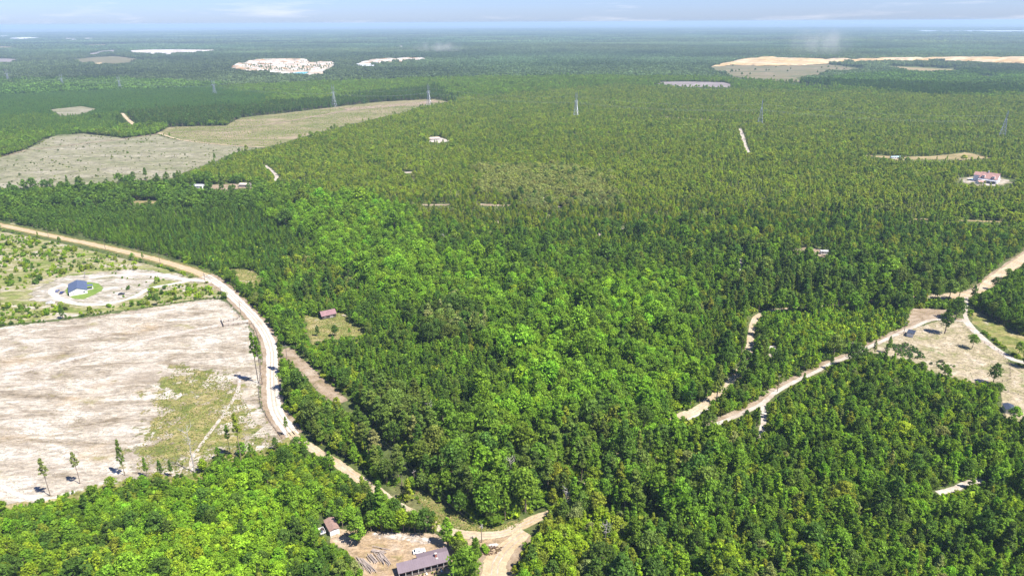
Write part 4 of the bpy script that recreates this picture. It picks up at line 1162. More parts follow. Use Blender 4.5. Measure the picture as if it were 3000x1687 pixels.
bush(TINTS[rng.choice([2, 3, 9, 1, 5], len(UG[0]), p=[.3, .2, .2, .15, .15])] * rng.uniform(.75, 1.15, (len(UG[0]), 1)), UG[0], UG[1], UG[2], 1.35, shrub_coll, 'woodland_undergrowth', 'low green undergrowth along the rims of the woods', 'undergrowth', 4)

# weeds in the sand field, in the grass, paddock and yard
def weeds(polys, name, label, tl, hmin, hmax, thr=0.5, seed=0, scale=18, shapes=None):
    X = []; Y = []
    for k, (P, dens) in enumerate(polys):
        x, y = in_px(P, dens, seed + k)
        m = fbm(x, y, scale, seed) + 0.1 * rng.normal(size=len(x)) > thr
        X.append(x[m]); Y.append(y[m])
    x = np.concatenate(X); y = np.concatenate(Y)
    t = TINTS[rng.choice(len(tl), len(x))] if False else np.array(tl)[rng.integers(0, len(tl), len(x))]
    h = rng.uniform(hmin, hmax, len(x)) * 2.2
    bush(t * rng.uniform(.8, 1.25, (len(x), 1)), x, y, h * (2 if shapes is None else .8), 1.1, shapes or tuft_coll, name, label, 'weeds', 3)
SANDF = [(-200, 985), (0, 960), (150, 945), (400, 910), (620, 878), (665, 886), (715, 930), (745, 970), (768, 1015), (774, 1085), (768, 1150), (785, 1200), (815, 1250), (840, 1290), (640, 1330), (560, 1385), (430, 1400), (130, 1460), (0, 1485), (-200, 1510)]
GRASSP = [(520, 1075), (610, 1085), (680, 1110), (720, 1180), (748, 1240), (815, 1290), (790, 1315), (640, 1335), (565, 1388), (440, 1400), (400, 1370), (420, 1290), (465, 1210), (440, 1170)]
PADD = [(2530, 1030), (2600, 995), (2680, 960), (2760, 935), (2830, 945), (2873, 985), (2925, 1025), (2960, 1060), (3000, 1075), (3000, 1200), (2945, 1195), (2915, 1125), (2808, 1112), (2731, 1090), (2690, 1068), (2610, 1045)]
weeds([(SANDF, 0.8)], 'field_weeds', 'sparse dry weeds over the bleached sand field', [(.20, .17, .10), (.24, .20, .14), (.20, .21, .08), (.28, .23, .17)], .08, .20, .50, 700)
weeds([(GRASSP, 1.4)], 'grass_growth', 'tall green and straw grass in the corner of the sand field', [(.17, .21, .05), (.25, .25, .075), (.14, .19, .04), (.30, .26, .11)], .14, .42, .36, 710, 9)
weeds([(PADD, 0.3)], 'paddock_weeds', 'low green weeds scattered over the bare paddock', [(.14, .21, .05), (.22, .21, .09), (.12, .18, .045)], .10, .26, .50, 720)
weeds([([(2610, 1010), (2660, 1005), (2700, 1030), (2710, 1048), (2680, 1055), (2630, 1040)], 1.6), ([(2720, 1065), (2760, 1055), (2800, 1075), (2780, 1090)], .8)], 'bramble_patch', 'green bramble patch in the middle of the paddock', [(.11, .21, .045), (.08, .15, .05), (.15, .23, .06), (.22, .2, .16)], .15, .8, .42, 730, 8, shrub_coll)
weeds([([(1205, 1412), (1240, 1440), (1345, 1505), (1440, 1545), (1540, 1520), (1500, 1552), (1410, 1558), (1340, 1550), (1270, 1518), (1225, 1470)], 3.0), ([(888, 922), (945, 930), (1000, 912), (1030, 950), (1072, 962), (1010, 990), (915, 1015), (890, 950)], 1.2),
       ([(664, 785), (735, 790), (775, 815), (735, 850), (680, 800)], 1.2)], 'bank_grass', 'rough grass and weeds in the roadside clearings', [(.17, .22, .05), (.26, .25, .08), (.13, .19, .04), (.30, .24, .11)], .16, .40, .36, 740, 7)
weeds([([(1411, 1606), (1440, 1599), (1478, 1602), (1462, 1618), (1435, 1628), (1411, 1624)], 5.0)], 'dead_brush', 'brown dead brush in the triangle at the road fork', [(.17, .11, .085), (.13, .085, .06), (.22, .17, .09)], .18, .42, .2, 750, 4)
# clearcut regrowth and planted rows
qx, qy = in_px([(p[0], p[1]) for p in CLG if p[0] >= -100], 0.010, 760)
m = fbm(qx, qy, 45, 91) + .12 * rng.normal(size=len(qx)) > .47
bush((TINTS[rng.choice([2, 3, 4, 5], m.sum())] * .6 + .4 * np.array([.2, .2, .11])) * rng.uniform(.8, 1.2, (m.sum(), 1)), qx[m], qy[m], np.clip(rng.gamma(4, .28, m.sum()), .5, 3), 1.1, shrub_coll, 'clearcut_regrowth', 'dark green regrowth dotted over the grey clearcut', 'scrub', 4)
RP = GL([(470, 393), (510, 375), (660, 371), (712, 347), (815, 337), (1000, 315), (1240, 300), (1200, 326), (1116, 343), (1000, 371), (932, 386), (835, 416), (776, 430), (660, 421), (571, 413)])
lo = RP.min(0); hi = RP.max(0)
gx, gy = np.meshgrid(np.arange(lo[0], hi[0], 3.2), np.arange(lo[1], hi[1], 5.5))
gx = gx.ravel() + .25 * gy.ravel() % 3.2 + rng.normal(size=gx.size) * .5; gy = gy.ravel() + rng.normal(size=gy.size) * .5
m = inside(gx, gy, RP) & (rng.uniform(size=gx.size) < .7) & (fbm(gx, gy, 60, 93) > .38)
bush(TINTS[rng.choice([5, 9, 2], m.sum())] * rng.uniform(.8, 1.2, (m.sum(), 1)), gx[m], gy[m], rng.uniform(.6, 1.5, m.sum()), .8, shrub_coll, 'planted_seedlings', 'rows of young pine seedlings on the replanted field', 'seedlings', 4)

# ------------------------------------------------------------------ lone trees
def lone(kn, k, base, topv, tint, label, wide=1.0, group=None):
    b = G(*base)
    return stand_tree(kn, k, b[0], b[1], max(3.0, height_at(base, topv)), wide, rng.uniform(0, 6.28), np.array(tint) * 1.0, label, group)
lone('pine', 4, (235, 1417), 1316, GREYG, 'slim pine tree with a thin crown standing at the lower rim of the sand field', .8)
lone('pine', 1, (366, 1392), 1280, PINEG, 'tall pine tree beside the grass corner of the sand field', .6)
lone('pine', 4, (148, 1452), 1332, GREYG, 'sparse pine tree by the curved white track at the sand field rim', .8)
lone('pine', 1, (432, 1398), 1335, MID, 'short pine tree between the sand field and the grass corner', .75)
lone('pine', 1, (504, 1396), 1345, DARK, 'short dark pine tree next to the bare dead tree', .8)
lone('pine', 4, (676, 1333), 1241, MID, 'shorter of two bare stemmed pine trees in the grass corner', .75)
lone('pine', 4, (707, 1347), 1206, OLIVE, 'taller of two bare stemmed pine trees in the grass corner', .7)
lone('pine', 0, (842, 1277), 1218, MID, 'small pine tree leaning over the white dirt road', .7)
lone('pine', 4, (757, 1122), 971, MID, 'very tall bare stemmed pine tree along the field fence', .62, 'tall pines along the field fence')
lone('pine', 4, (769, 1126), 984, MID, 'very tall bare stemmed pine tree along the field fence', .62, 'tall pines along the field fence')
lone('pine', 0, (828, 1088), 1000, PINEG, 'ragged pine tree at the head of the brown strip by the road', .8)
lone('broadleaf', 3, (1004, 1546), 1478, (.24, .40, .035), 'lime green tree right beside the small brown roofed garage', .8)
lone('broadleaf', 5, (1052, 1590), 1505, (.20, .34, .035), 'lime green tree alone in the yard above the log piles', 1.2)
for k, (bu, bv, tv) in enumerate([(1088, 1557, 1496), (1118, 1556, 1486), (1150, 1558, 1494), (1182, 1557, 1490), (1216, 1559, 1492), (1247, 1559, 1488), (1272, 1557, 1503)]):
    lone('broadleaf', [0, 3, 2, 0, 4, 2, 5][k], (bu, bv), tv, [MID, BRIGHT, MID, YGREEN, MID, DARK, OLIVE][k], 'leafy tree in the row between the yard and the sandy road', 1.1, 'tree row above the yard')
lone('broadleaf', 3, (1312, 1598), 1514, BRIGHT, 'tall green tree at the road end of the long mauve roofed house', 1.15)
lone('broadleaf', 5, (1346, 1616), 1552, YGREEN, 'pointed yellowish tree behind the chimney end of the mauve roofed house', 1.2)
lone('broadleaf', 5, (1394, 1624), 1570, MID, 'pointed green tree beside the brown brush at the fork', 1.0)
lone('broadleaf', 2, (1364, 1702), 1604, MID, 'broad round tree between the mauve roofed house and the sandy road', 1.25)
lone('broadleaf', 4, (1040, 1700), 1640, GREYG, 'greyish tree at the lower edge of the log piles', 1.1)
lone('broadleaf', 1, (2767, 977), 897, DARK, 'tall dark tree inside the paddock by the sandy track', 1.1)
lone('broadleaf', 2, (2800, 935), 866, DARK, 'round dark tree where the paddock track meets the road', 1.0)
lone('broadleaf', 4, (2847, 1021), 974, MID, 'round lone tree in the open middle of the paddock', 1.25)
lone('broadleaf', 1, (2908, 1124), 1058, DARK, 'dark tree at the fenced lower corner of the paddock', 1.15)
lone('broadleaf', 3, (2560, 1036), 993, GREYG, 'thin tree on the strip beside the paddock, closer to the woods', .75)
lone('broadleaf', 3, (2601, 1034), 981, MID, 'thin tree on the strip beside the paddock, closer to the brambles', .75)
lone('broadleaf', 2, (983, 986), 950, DARK, 'round dark tree in the clearing below the red barn', .85)
lone('broadleaf', 3, (931, 984), 950, DARK, 'narrow dark tree in the clearing below the red barn', .9)
for k, (bu, bv, tv) in enumerate([(2700, 890, 812), (2735, 886, 806), (2662, 892, 822)]):
    lone('broadleaf', 1, (bu, bv), tv, PINEG, 'tall open tree shading the sandy road near the paddock verge', .8, 'tall trees shading the road')
mu, mv = [], []
r_ = np.random.default_rng(77)
MEADOW = np.array([(2110, 205), (2147, 196), (2330, 198), (2430, 193), (2520, 206), (2430, 214), (2330, 228), (2250, 234), (2150, 222)], float)
while len(mu) < 26:
    a, b = r_.uniform(2110, 2530), r_.uniform(195, 236)
    if inside(np.array([a]), np.array([b]), MEADOW)[0]:
        mu.append(a); mv.append(b)
for a, b in zip(mu, mv):
    p = G(a, b)
    stand_tree('broadleaf', int(r_.integers(0, 3)), p[0], p[1], r_.uniform(8, 13), 1.2, r_.uniform(0, 6), DARK, 'dark tree dotted over the far meadow below the ochre quarry', 'trees dotted over the far meadow')

def dead_tree(base, h, seed, label, wood=DEADWOOD, group=None):
    r = np.random.default_rng(seed)
    b = G(*base)
    root = empty('dead_tree', (b[0], b[1], -0.1))
    tag(root, label, 'dead tree', group)
    pts = [(0, 0, 0)]
    for i in range(1, 6):
        pts.append((pts[-1][0] + r.normal() * .25, pts[-1][1] + r.normal() * .25, h * i / 5))
    MB().tube(pts, [.30, .25, .2, .15, .1, .05], 6).build('trunk', wood, root)
    for i in range(14):
        z = h * r.uniform(.5, .97); j = min(4, int(z / h * 5)); p0 = Vector(pts[j]).lerp(Vector(pts[j + 1]), z / h * 5 - j)
        az = r.uniform(0, 6.28); L = h * r.uniform(.1, .2)
        p1 = p0 + Vector((math.cos(az) * L * .6, math.sin(az) * L * .6, L * .25)); p2 = p0 + Vector((math.cos(az + .3) * L, math.sin(az + .3) * L, L * .8))
        m_ = MB().tube([p0, p1, p2], [.1, .07, .03], 4)
        for q in range(2):
            e = p1 + Vector((r.normal(), r.normal(), abs(r.normal()) + .3)).normalized() * L * .5
            m_.tube([p1, e], [.05, .02], 4)
        m_.build('branch', wood, root)
    return root
dead_tree((570, 1384), height_at((569, 1382), 1237), 1, 'tall bare grey dead tree in the grass corner of the sand field')
for k, (u0, v0, hh, lb) in enumerate([(1495, 1420, 15, 'pale bare dead tree poking out of the wood above the fork'), (1580, 1415, 15, 'brownish bare dead tree in the wood above the fork'), (1660, 1500, 13, 'pale bare dead tree right beside the road beyond the fork'),
                                      (1770, 1600, 14, 'slim bare dead tree in the wood beyond the fork, low edge'), (1300, 640 + 80, 13, 'bare grey dead tree among bright hardwoods'), (1255, 1260, 17, 'pale slender dead tree above the big dark pines'), (2605, 790, 13, 'grey dead tree among the roadside pines'), (248, 815, 6, 'bare pole like dead tree behind the grey roofed house')]):
    dead_tree((u0, v0), hh, 20 + k, lb)

# ------------------------------------------------------------------ buildings
WHITEW = plain('white_siding', (0.62, 0.61, 0.60), 0.6, var=.05)
SLATE = plain('slate_blue_roof', (0.055, 0.075, 0.125), 0.6, var=.12, scale=.6)
MAUVE = plain('mauve_metal_roof', (0.145, 0.112, 0.125), 0.5, var=.07, scale=.35)
BROWNROOF = plain('brown_shingle_roof', (0.20, 0.125, 0.10), 0.85, var=.18, scale=.8)
RUSTY = plain('rusty_pink_roof', (0.165, 0.085, 0.09), 0.7, var=.2, scale=.6)
BRICK = plain('brick_red', (0.27, 0.10, 0.07), 0.85, var=.2)
DARKW = plain('weathered_dark_wood', (0.06, 0.045, 0.04), 0.9, var=.3)
GLASS = plain('dark_glass', (0.03, 0.04, 0.055), 0.12, var=.1)
GREYW = plain('grey_weathered_wood', (0.26, 0.235, 0.22), 0.9, var=.25, scale=2)
CONC = plain('pale_concrete', (0.36, 0.34, 0.31), 0.85, var=.12)
GALV = plain('galvanised_steel', (0.28, 0.30, 0.33), 0.4, 0.3, var=.08)
TERRA = plain('pink_tile_roof', (0.30, 0.165, 0.14), 0.8, var=.18, scale=.6)
NAVY = plain('navy_metal_roof', (0.03, 0.038, 0.058), 0.5, var=.1)
CREO = plain('creosoted_pole', (0.15, 0.115, 0.09), 0.9, var=.2)

def slab(mb, a, b, c, d, t=0.14):
    """thin sloping panel through four corner points"""
    a, b, c, d = map(Vector, (a, b, c, d))
    n = (b - a).cross(d - a).normalized() * t
    mb.add([a, b, c, d, a - n, b - n, c - n, d - n], [(0, 1, 2, 3), (7, 6, 5, 4), (0, 4, 5, 1), (1, 5, 6, 2), (2, 6, 7, 3), (3, 7, 4, 0)])

def gable_walls(w, d, hw, hr, name, mat, parent, along='y'):
    """house box x 0..w, y 0..d, ridge along y (gables at y=0 and y=d) or along x"""
    mb = MB()
    if along == 'y':
        mb.prism([(0, 0), (w, 0), (w, hw), (w / 2, hr), (0, hw)], 0, d)
    else:
        v = [(0, y, z) for y, z in [(0, 0), (d, 0), (d, hw), (d / 2, hr), (0, hw)]] + [(w, y, z) for y, z in [(0, 0), (d, 0), (d, hw), (d / 2, hr), (0, hw)]]
        mb.add(v, [(4, 3, 2, 1, 0), (5, 6, 7, 8, 9)] + [(i, (i + 1) % 5, (i + 1) % 5 + 5, i + 5) for i in range(5)])
    return mb.build(name, mat, parent)

def gable_roof(w, d, hw, hr, mat, parent, along='y', o=0.4, t=0.14):
    k = 0.06
    for s in (0, 1):
        mb = MB()
        if along == 'y':
            sl = (hr - hw) / (w / 2)
            xe = -o if s == 0 else w + o
            ze = hw - o * sl + k + t; zr = hr + k + t
            P = [(xe, -o, ze), (w / 2, -o, zr), (w / 2, d + o, zr), (xe, d + o, ze)]
        else:
            sl = (hr - hw) / (d / 2)
            ye = -o if s == 0 else d + o
            ze = hw - o * sl + k + t; zr = hr + k + t
            P = [(-o, ye, ze), (-o, d / 2, zr), (w + o, d / 2, zr), (w + o, ye, ze)]
        n = (Vector(P[1]) - Vector(P[0])).cross(Vector(P[3]) - Vector(P[0]))
        if n.z < 0:
            P = P[::-1]
        slab(mb, *P, t=t)
        mb.build('roof_slope', mat, parent)

def window(parent, x0, x1, z0, z1, y, face='y', frame=WHITEW, sgn=-1, name='window', glass=GLASS):
    mb = MB(); e = 0.03 * sgn
    if face == 'y':
        w_ = mb.box(x0, x1, min(y, y + e), max(y, y + e), z0, z1).build(name, glass, parent)
        f = MB()
        for a, b, c, d in [(x0 - .1, x1 + .1, z0 - .1, z0), (x0 - .1, x1 + .1, z1, z1 + .1), (x0 - .1, x0, z0, z1), (x1, x1 + .1, z0, z1)]:
            f.box(a, b, min(y, y + 2 * e), max(y, y + 2 * e), c, d)
    else:
        w_ = mb.box(min(y, y + e), max(y, y + e), x0, x1, z0, z1).build(name, glass, parent)
        f = MB()
        for a, b, c, d in [(x0 - .1, x1 + .1, z0 - .1, z0), (x0 - .1, x1 + .1, z1, z1 + .1), (x0 - .1, x0, z0, z1), (x1, x1 + .1, z0, z1)]:
            f.box(min(y, y + 2 * e), max(y, y + 2 * e), a, b, c, d)
    f.build('window_frame', frame, w_)
    return w_

# grey roofed house on the white sand
p0 = G(204, 868); p1 = G(257, 859)
ang = math.atan2(p1[1] - p0[1], p1[0] - p0[0]); wd = math.hypot(*(p1 - p0))
h1 = empty('house', (p0[0], p0[1], 0.03), ang)
tag(h1, 'white house with slate blue gable roof on a green lawn', 'house')
D1 = 21.0
gable_walls(wd, D1, 3.1, 5.4, 'wall', WHITEW, h1)
gable_roof(wd, D1, 3.1, 5.4, SLATE, h1)
window(h1, wd - 2.6, wd - 1.6, 1.0, 2.3, 0.0)
window(h1, 2.6, 3.2, 1.3, 1.9, 0.0)
window(h1, 1.7, 2.0, 1.3, 1.7, 0.0)
for k in range(3):
    window(h1, 3 + k * 6, 4.2 + k * 6, 1.0, 2.3, wd, 'x', sgn=1)
MB().box(wd, wd + .04, 9.2, 10.2, 0.1, 2.2).build('door', DARKW, h1)
pr = MB(); slab(pr, (wd - 1.0, 7.6, 3.5), (wd + 4.2, 7.6, 3.0), (wd + 4.2, 9.8, 3.6), (wd - 1.0, 9.8, 4.1))
slab(pr, (wd - 1.0, 9.8, 4.1), (wd + 4.2, 9.8, 3.6), (wd + 4.2, 12.0, 3.0), (wd - 1.0, 12.0, 3.5))
pr.build('porch_roof', SLATE, h1)
for yy in (7.9, 11.7):
    MB().box(wd + 3.8, wd + 4.0, yy - .1, yy + .1, 0, 3.0).build('porch_post', WHITEW, h1)
MB().box(wd + .02, wd + 4.1, 7.7, 11.9, 0, .2).build('porch_floor', CONC, h1)

# long mauve roofed house
p0 = G(1167, 1681, 2.7); p1 = G(1321, 1642, 2.7)
ang = math.atan2(p1[1] - p0[1], p1[0] - p0[0]); wd = math.hypot(*(p1 - p0))
h2 = empty('house', (p0[0], p0[1], 0.03), ang)
tag(h2, 'long low house with mauve metal roof, brick chimney and front porch', 'house')
xs = wd * 0.40
mb = MB(); mb.add([(0.3, 2.0, 0), (wd - .3, 2.0, 0), (wd - .3, 7.2, 0), (xs + .2, 7.2, 0), (xs + .2, 4.4, 0), (.3, 4.4, 0),
                   (0.3, 2.0, 3.05), (wd - .3, 2.0, 3.05), (wd - .3, 7.2, 2.85), (xs + .2, 7.2, 2.85), (xs + .2, 4.4, 3.5), (.3, 4.4, 3.5)],
                  [(0, 1, 7, 6), (1, 2, 8, 7), (2, 3, 9, 8), (3, 4, 10, 9), (4, 5, 11, 10), (5, 0, 6, 11), (6, 7, 8, 9, 10, 11)])
mb.build('wall', BRICK, h2)
mb = MB(); slab(mb, (0, 0, 2.72), (wd, 0, 2.72), (wd, 4.6, 3.75), (0, 4.6, 3.75)); mb.build('roof_slope', MAUVE, h2)
mb = MB(); slab(mb, (xs, 4.6, 3.75), (wd, 4.6, 3.75), (wd, 7.6, 3.05), (xs, 7.6, 3.05)); mb.build('roof_slope', MAUVE, h2)
for k in range(1, 22):
    x = wd * k / 22
    mb = MB(); slab(mb, (x - .03, 0.0, 2.765), (x + .03, 0, 2.765), (x + .03, 4.55, 3.785), (x - .03, 4.55, 3.785), .05); mb.build('roof_seam', MAUVE, h2)
ch = MB().box(wd * .73, wd * .73 + .75, 3.0, 3.7, 3.0, 4.9).build('chimney', BRICK, h2)
MB().box(wd * .73 - .08, wd * .73 + .83, 2.92, 3.78, 4.9, 5.05).build('chimney_cap', CONC, ch)
MB().box(wd * .73 + .2, wd * .73 + 1.0, 2.0, 2.8, 3.2, 3.42).build('roof_vent', CONC, h2)
for k in range(9):
    x = .35 + (wd - .7) * k / 8
    MB().box(x - .07, x + .07, .22, .36, 0, 2.66).build('porch_post', WHITEW, h2)
MB().box(.1, wd - .1, .1, 2.0, 0, .22).build('porch_floor', DARKW, h2)
for k in (1.8, 4.6, 8.2, 11.4, 14.2, 17.0):
    window(h2, k, k + 1.1, 1.0, 2.2, 2.0)
MB().box(9.9, 10.8, 1.96, 2.0, .22, 2.25).build('door', WHITEW, h2)
MB().box(xs - 1.6, xs - .1, 5.0, 6.4, 0, 1.7).build('heating_tank', DARKW, h2)
r_ = np.random.default_rng(5)
for k in range(9):
    x = 5.5 + k * 1.75 + r_.normal() * .3; y = -0.8 - abs(r_.normal()) * .5
    if k % 3 == 0:
        t = empty('garden_chair', *(lambda q: ((q.x, q.y, .03), ang + r_.uniform(-.5, .5)))(Matrix.Rotation(ang, 3, 'Z') @ Vector((x, y, 0)) + Vector((p0[0], p0[1], 0))))
        tag(t, 'small pale garden chair standing in front of the long house porch', 'chair', 'garden chairs in front of the porch')
        MB().box(-.28, .28, -.28, .28, .4, .46).build('seat', WHITEW, t); MB().box(-.28, .28, .24, .3, .46, 1.0).build('backrest', WHITEW, t)
        for sx_ in (-.25, .25):
            for sy_ in (-.25, .25):
                MB().box(sx_ - .03, sx_ + .03, sy_ - .03, sy_ + .03, 0, .4).build('leg', WHITEW, t)
    else:
        q = Matrix.Rotation(ang, 3, 'Z') @ Vector((x, y, 0)) + Vector((p0[0], p0[1], 0))
        t = empty('plant_pot', (q.x, q.y, .03)); tag(t, 'brown plant pot with a small bush before the long house porch', 'plant pot', 'plant pots in front of the porch')
        MB().tube([(0, 0, 0), (0, 0, .45)], [.22, .3], 8).build('pot', BRICK, t)
        lf = bpy.data.objects.new('foliage', SHRUB[k % 4]); col.objects.link(lf); lf.parent = t; lf.location = (0, 0, .4); lf.scale = (.3, .3, .35); lf['tint'] = list(MID)

# small garage with brown roof
p0 = G(968, 1571); p1 = G(989, 1563)
ang = math.atan2(p1[1] - p0[1], p1[0] - p0[0]); wd = 3.9
h3 = empty('garage', (p0[0], p0[1], 0.03), ang)
tag(h3, 'small garage with brown roof and white front beside lime trees', 'garage')
gable_walls(wd, 7.6, 2.5, 3.1, 'wall', GREYW, h3)
gable_roof(wd, 7.6, 2.5, 3.1, BROWNROOF, h3, o=.25)
gd = MB().box(.5, wd - .5, -.05, 0, .1, 2.25).build('garage_door', WHITEW, h3)
for k in range(4):
    MB().box(.55, wd - .55, -.08, -.05, .16 + k * .53, .60 + k * .53).build('door_panel', WHITEW, gd)
MB().box(0, .48, -.03, 0, 0, 2.5).build('corner_board', WHITEW, h3); MB().box(wd - .48, wd, -.03, 0, 0, 2.5).build('corner_board', WHITEW, h3)
q = Matrix.Rotation(ang, 3, 'Z') @ Vector((-3.2, 2.5, 0)) + Vector((p0[0], p0[1], 0))
ju = empty('utility_trailer', (q.x, q.y, .03), ang); tag(ju, 'white framed trailer full of odds and ends beside the garage', 'trailer')
MB().box(0, 2.2, 0, 3.6, .5, .6).build('bed', GREYW, ju)
for a, b, c, d in [(0, 2.2, 0, .08), (0, 2.2, 3.52, 3.6), (0, .08, .1, 3.5), (2.12, 2.2, .1, 3.5)]:
    MB().box(a, b, c, d, .6, 1.2).build('side_rail', WHITEW, ju)
for xx in (-.1, 2.15):
    MB().tube([(xx, 1.8, .35), (xx + .18, 1.8, .35)], .35, 10).build('wheel', DARKW, ju)
MB().tube([(1.1, 0, .5), (1.1, -1.4, .45)], .05, 5).build('drawbar', GALV, ju)
MB().box(.4, 1.3, .6, 1.6, .6, 1.1).build('load_crate', SLATE, ju); MB().box(1.0, 1.9, 2.0, 3.0, .6, 1.4).build('load_box', DARKW, ju)

# red barn in the clearing
p0 = G(945, 936); p1 = G(983, 928)
ang = math.atan2(p1[1] - p0[1], p1[0] - p0[0]); wd = math.hypot(*(p1 - p0)) + .4
h4 = empty('barn', (p0[0], p0[1], 0.03), ang)
tag(h4, 'old barn with faded pink metal roof in a grassy clearing', 'barn')
gable_walls(wd, 6.4, 2.7, 4.9, 'wall', DARKW, h4, 'x')
gable_roof(wd, 6.4, 2.7, 4.9, RUSTY, h4, 'x', o=.6)
MB().box(wd * .55, wd * .8, -.04, 0, .05, 2.3).build('door', GREYW, h4)
MB().box(wd * .12, wd * .3, -.04, 0, 1.0, 1.9).build('shutter', GREYW, h4)

# paddock sheds
p0 = G(2655, 985); p1 = G(2672, 989)
ang = math.atan2(p1[1] - p0[1], p1[0] - p0[0])
h5 = empty('animal_shelter', (p0[0], p0[1], 0.03), ang)
tag(h5, 'open white animal shelter with dark roof on the paddock', 'shelter')
MB().box(0, 3.8, 0, .12, 0, 2.5).build('end_wall', WHITEW, h5); MB().box(0, .12, .13, 6.4, 0, 2.5).build('back_wall', WHITEW, h5); MB().box(0.13, 3.8, 6.28, 6.4, 0, 2.5).build('end_wall', WHITEW, h5)
mb = MB(); slab(mb, (-.3, -.4, 2.62), (4.2, -.4, 3.0), (4.2, 6.8, 3.0), (-.3, 6.8, 2.62)); mb.build('roof', NAVY, h5)
for yy in (.3, 3.2, 6.1):
    MB().box(3.65, 3.8, yy - .07, yy + .07, 0, 2.8).build('post', GREYW, h5)
p0 = G(2945, 1211); p1 = G(2973, 1215)
ang = math.atan2(p1[1] - p0[1], p1[0] - p0[0])
h6 = empty('shed', (p0[0], p0[1], 0.03), ang)
tag(h6, 'small white shed with navy metal roof below the paddock', 'shed')
gable_walls(4.6, 6.2, 2.5, 3.2, 'wall', WHITEW, h6); gable_roof(4.6, 6.2, 2.5, 3.2, NAVY, h6, o=.35)
MB().box(1.6, 3.0, -.04, 0, .05, 2.1).build('door', CONC, h6)
window(h6, 2.2, 3.4, 1.0, 1.8, 4.6, 'x', sgn=1)

# villa with pool
p0 = G(2897, 537); p1 = G(2918, 540); p2 = G(2940, 529)
ang = math.atan2(p2[1] - p1[1], p2[0] - p1[0])
h7 = empty('villa', (p1[0], p1[1], 0.08), ang)
tag(h7, 'large white villa with pink tiled roof and dormers in the forest', 'house')
gable_walls(15, 20, 5.6, 12.0, 'wall', WHITEW, h7, 'y')
gable_roof(15, 20, 5.6, 12.0, TERRA, h7, 'y', o=.5)
MB().prism([(2, 0), (11, 0), (11, 8.0), (6.5, 11.2), (2, 8.0)], 20.05, 27).build('rear_wing', WHITEW, h7)
mb = MB(); slab(mb, (1.6, 19.6, 7.9), (1.6, 27.4, 7.9), (6.5, 27.4, 11.5), (6.5, 19.6, 11.5)); mb.build('rear_roof', TERRA, h7)
mb = MB(); slab(mb, (6.5, 19.6, 11.5), (6.5, 27.4, 11.5), (11.4, 27.4, 7.9), (11.4, 19.6, 7.9)); mb.build('rear_roof', TERRA, h7)
MB().box(6.9, 8.1, 12.2, 13.4, 11.0, 14.0).build('chimney', WHITEW, h7)
for yy in (3.0, 14.0):
    dm = MB().box(-.0, 2.6, yy, yy + 2.6, 6.6, 8.8).build('dormer', WHITEW, h7)
    window(h7, yy + .5, yy + 2.1, 7.1, 8.3, -0.01, 'x', name='dormer_window')
    mb = MB(); slab(mb, (-.3, yy - .2, 8.85), (-.3, yy + 2.8, 8.85), (3.2, yy + 2.8, 9.6), (3.2, yy - .2, 9.6)); mb.build('dormer_roof', TERRA, h7)
for k in range(3):
    window(h7, 1.6 + k * 4, 3.4 + k * 4, 1.0, 3.0, 0.0); window(h7, 2.0 + k * 3.6, 3.4 + k * 3.6, 4.2, 5.8, 0.0)
for k in range(3):
    window(h7, 1.2 + k * 6.2, 6.0 + k * 6.2, .4, 3.4, 0.0, 'x', name='patio_window')
MB().box(-3.4, -.1, -.2, 20.2, 3.6, 3.9).build('porch_roof', WHITEW, h7)
for k in range(5):
    MB().box(-3.3, -3.05, k * 4.9, k * 4.9 + .25, 0, 3.58).build('porch_post', WHITEW, h7)
q = G(2860, 526)
pl = empty('swimming_pool', (q[0], q[1], .06), 0.15); tag(pl, 'turquoise swimming pool in the white terrace beside the villa', 'pool')
MB().box(-9, 9, -6, 6, 0, .25).build('terrace', CONC, pl)
MB().box(-6, 6, -3, 3, .26, .30).build('water', water_mat('pool_water', (.10, .50, .62)), pl)
q = G(2868, 540)
h8 = empty('pool_house', (q[0], q[1], .06), 0.2); tag(h8, 'small pink roofed pool house below the villa terrace', 'pool house')
gable_walls(9, 6, 2.6, 4.2, 'wall', WHITEW, h8, 'x'); gable_roof(9, 6, 2.6, 4.2, TERRA, h8, 'x'); MB().box(3.5, 5.5, -.04, 0, .05, 2.2).build('door', DARKW, h8)

def simple_house(name, base, w, d, rz, wall, roof, label, cat, hw=2.7, hr=3.8):
    q = G(*base); z = float(terrain(*q))
    h = empty(name, (q[0], q[1], z + .06), rz); tag(h, label, cat)
    gable_walls(w, d, hw, hr, 'wall', wall, h, 'x'); gable_roof(w, d, hw, hr, roof, h, 'x')
    MB().box(w * .6, w * .6 + 1.2, -.05, 0, .05, 2.1).build('door', DARKW, h)
    for k in range(max(1, int(w / 5))):
        window(h, w * .1 + k * 4, w * .1 + k * 4 + 1.2, 1.0, 2.1, 0.0)
    return h
WROOF = plain('white_metal_roof', (0.52, 0.54, 0.56), .45, var=.05)
simple_house('long_shed', (538, 552), 25, 9, -.1, WHITEW, WROOF, 'long white metal shed at the edge of the oak belt', 'shed', 3.2, 4.4)
simple_house('mobile_home', (2405, 745), 12, 4.2, -.12, WHITEW, plain('grey_roof', (.40, .40, .40), .6), 'white mobile home on the bare lot behind tall pines', 'mobile home', 2.6, 3.0)
simple_house('trailer_home', (2612, 466), 15, 5, .1, WHITEW, plain('pale_blue_roof', (.35, .5, .55), .5), 'pale trailer home in the tan meadow', 'mobile home', 2.7, 3.4)
simple_house('cabin', (1262, 412), 16, 9, .2, CONC, plain('tan_roof', (.42, .33, .27), .8), 'tan roofed cabin on the small bare building site', 'cabin', 3, 5)
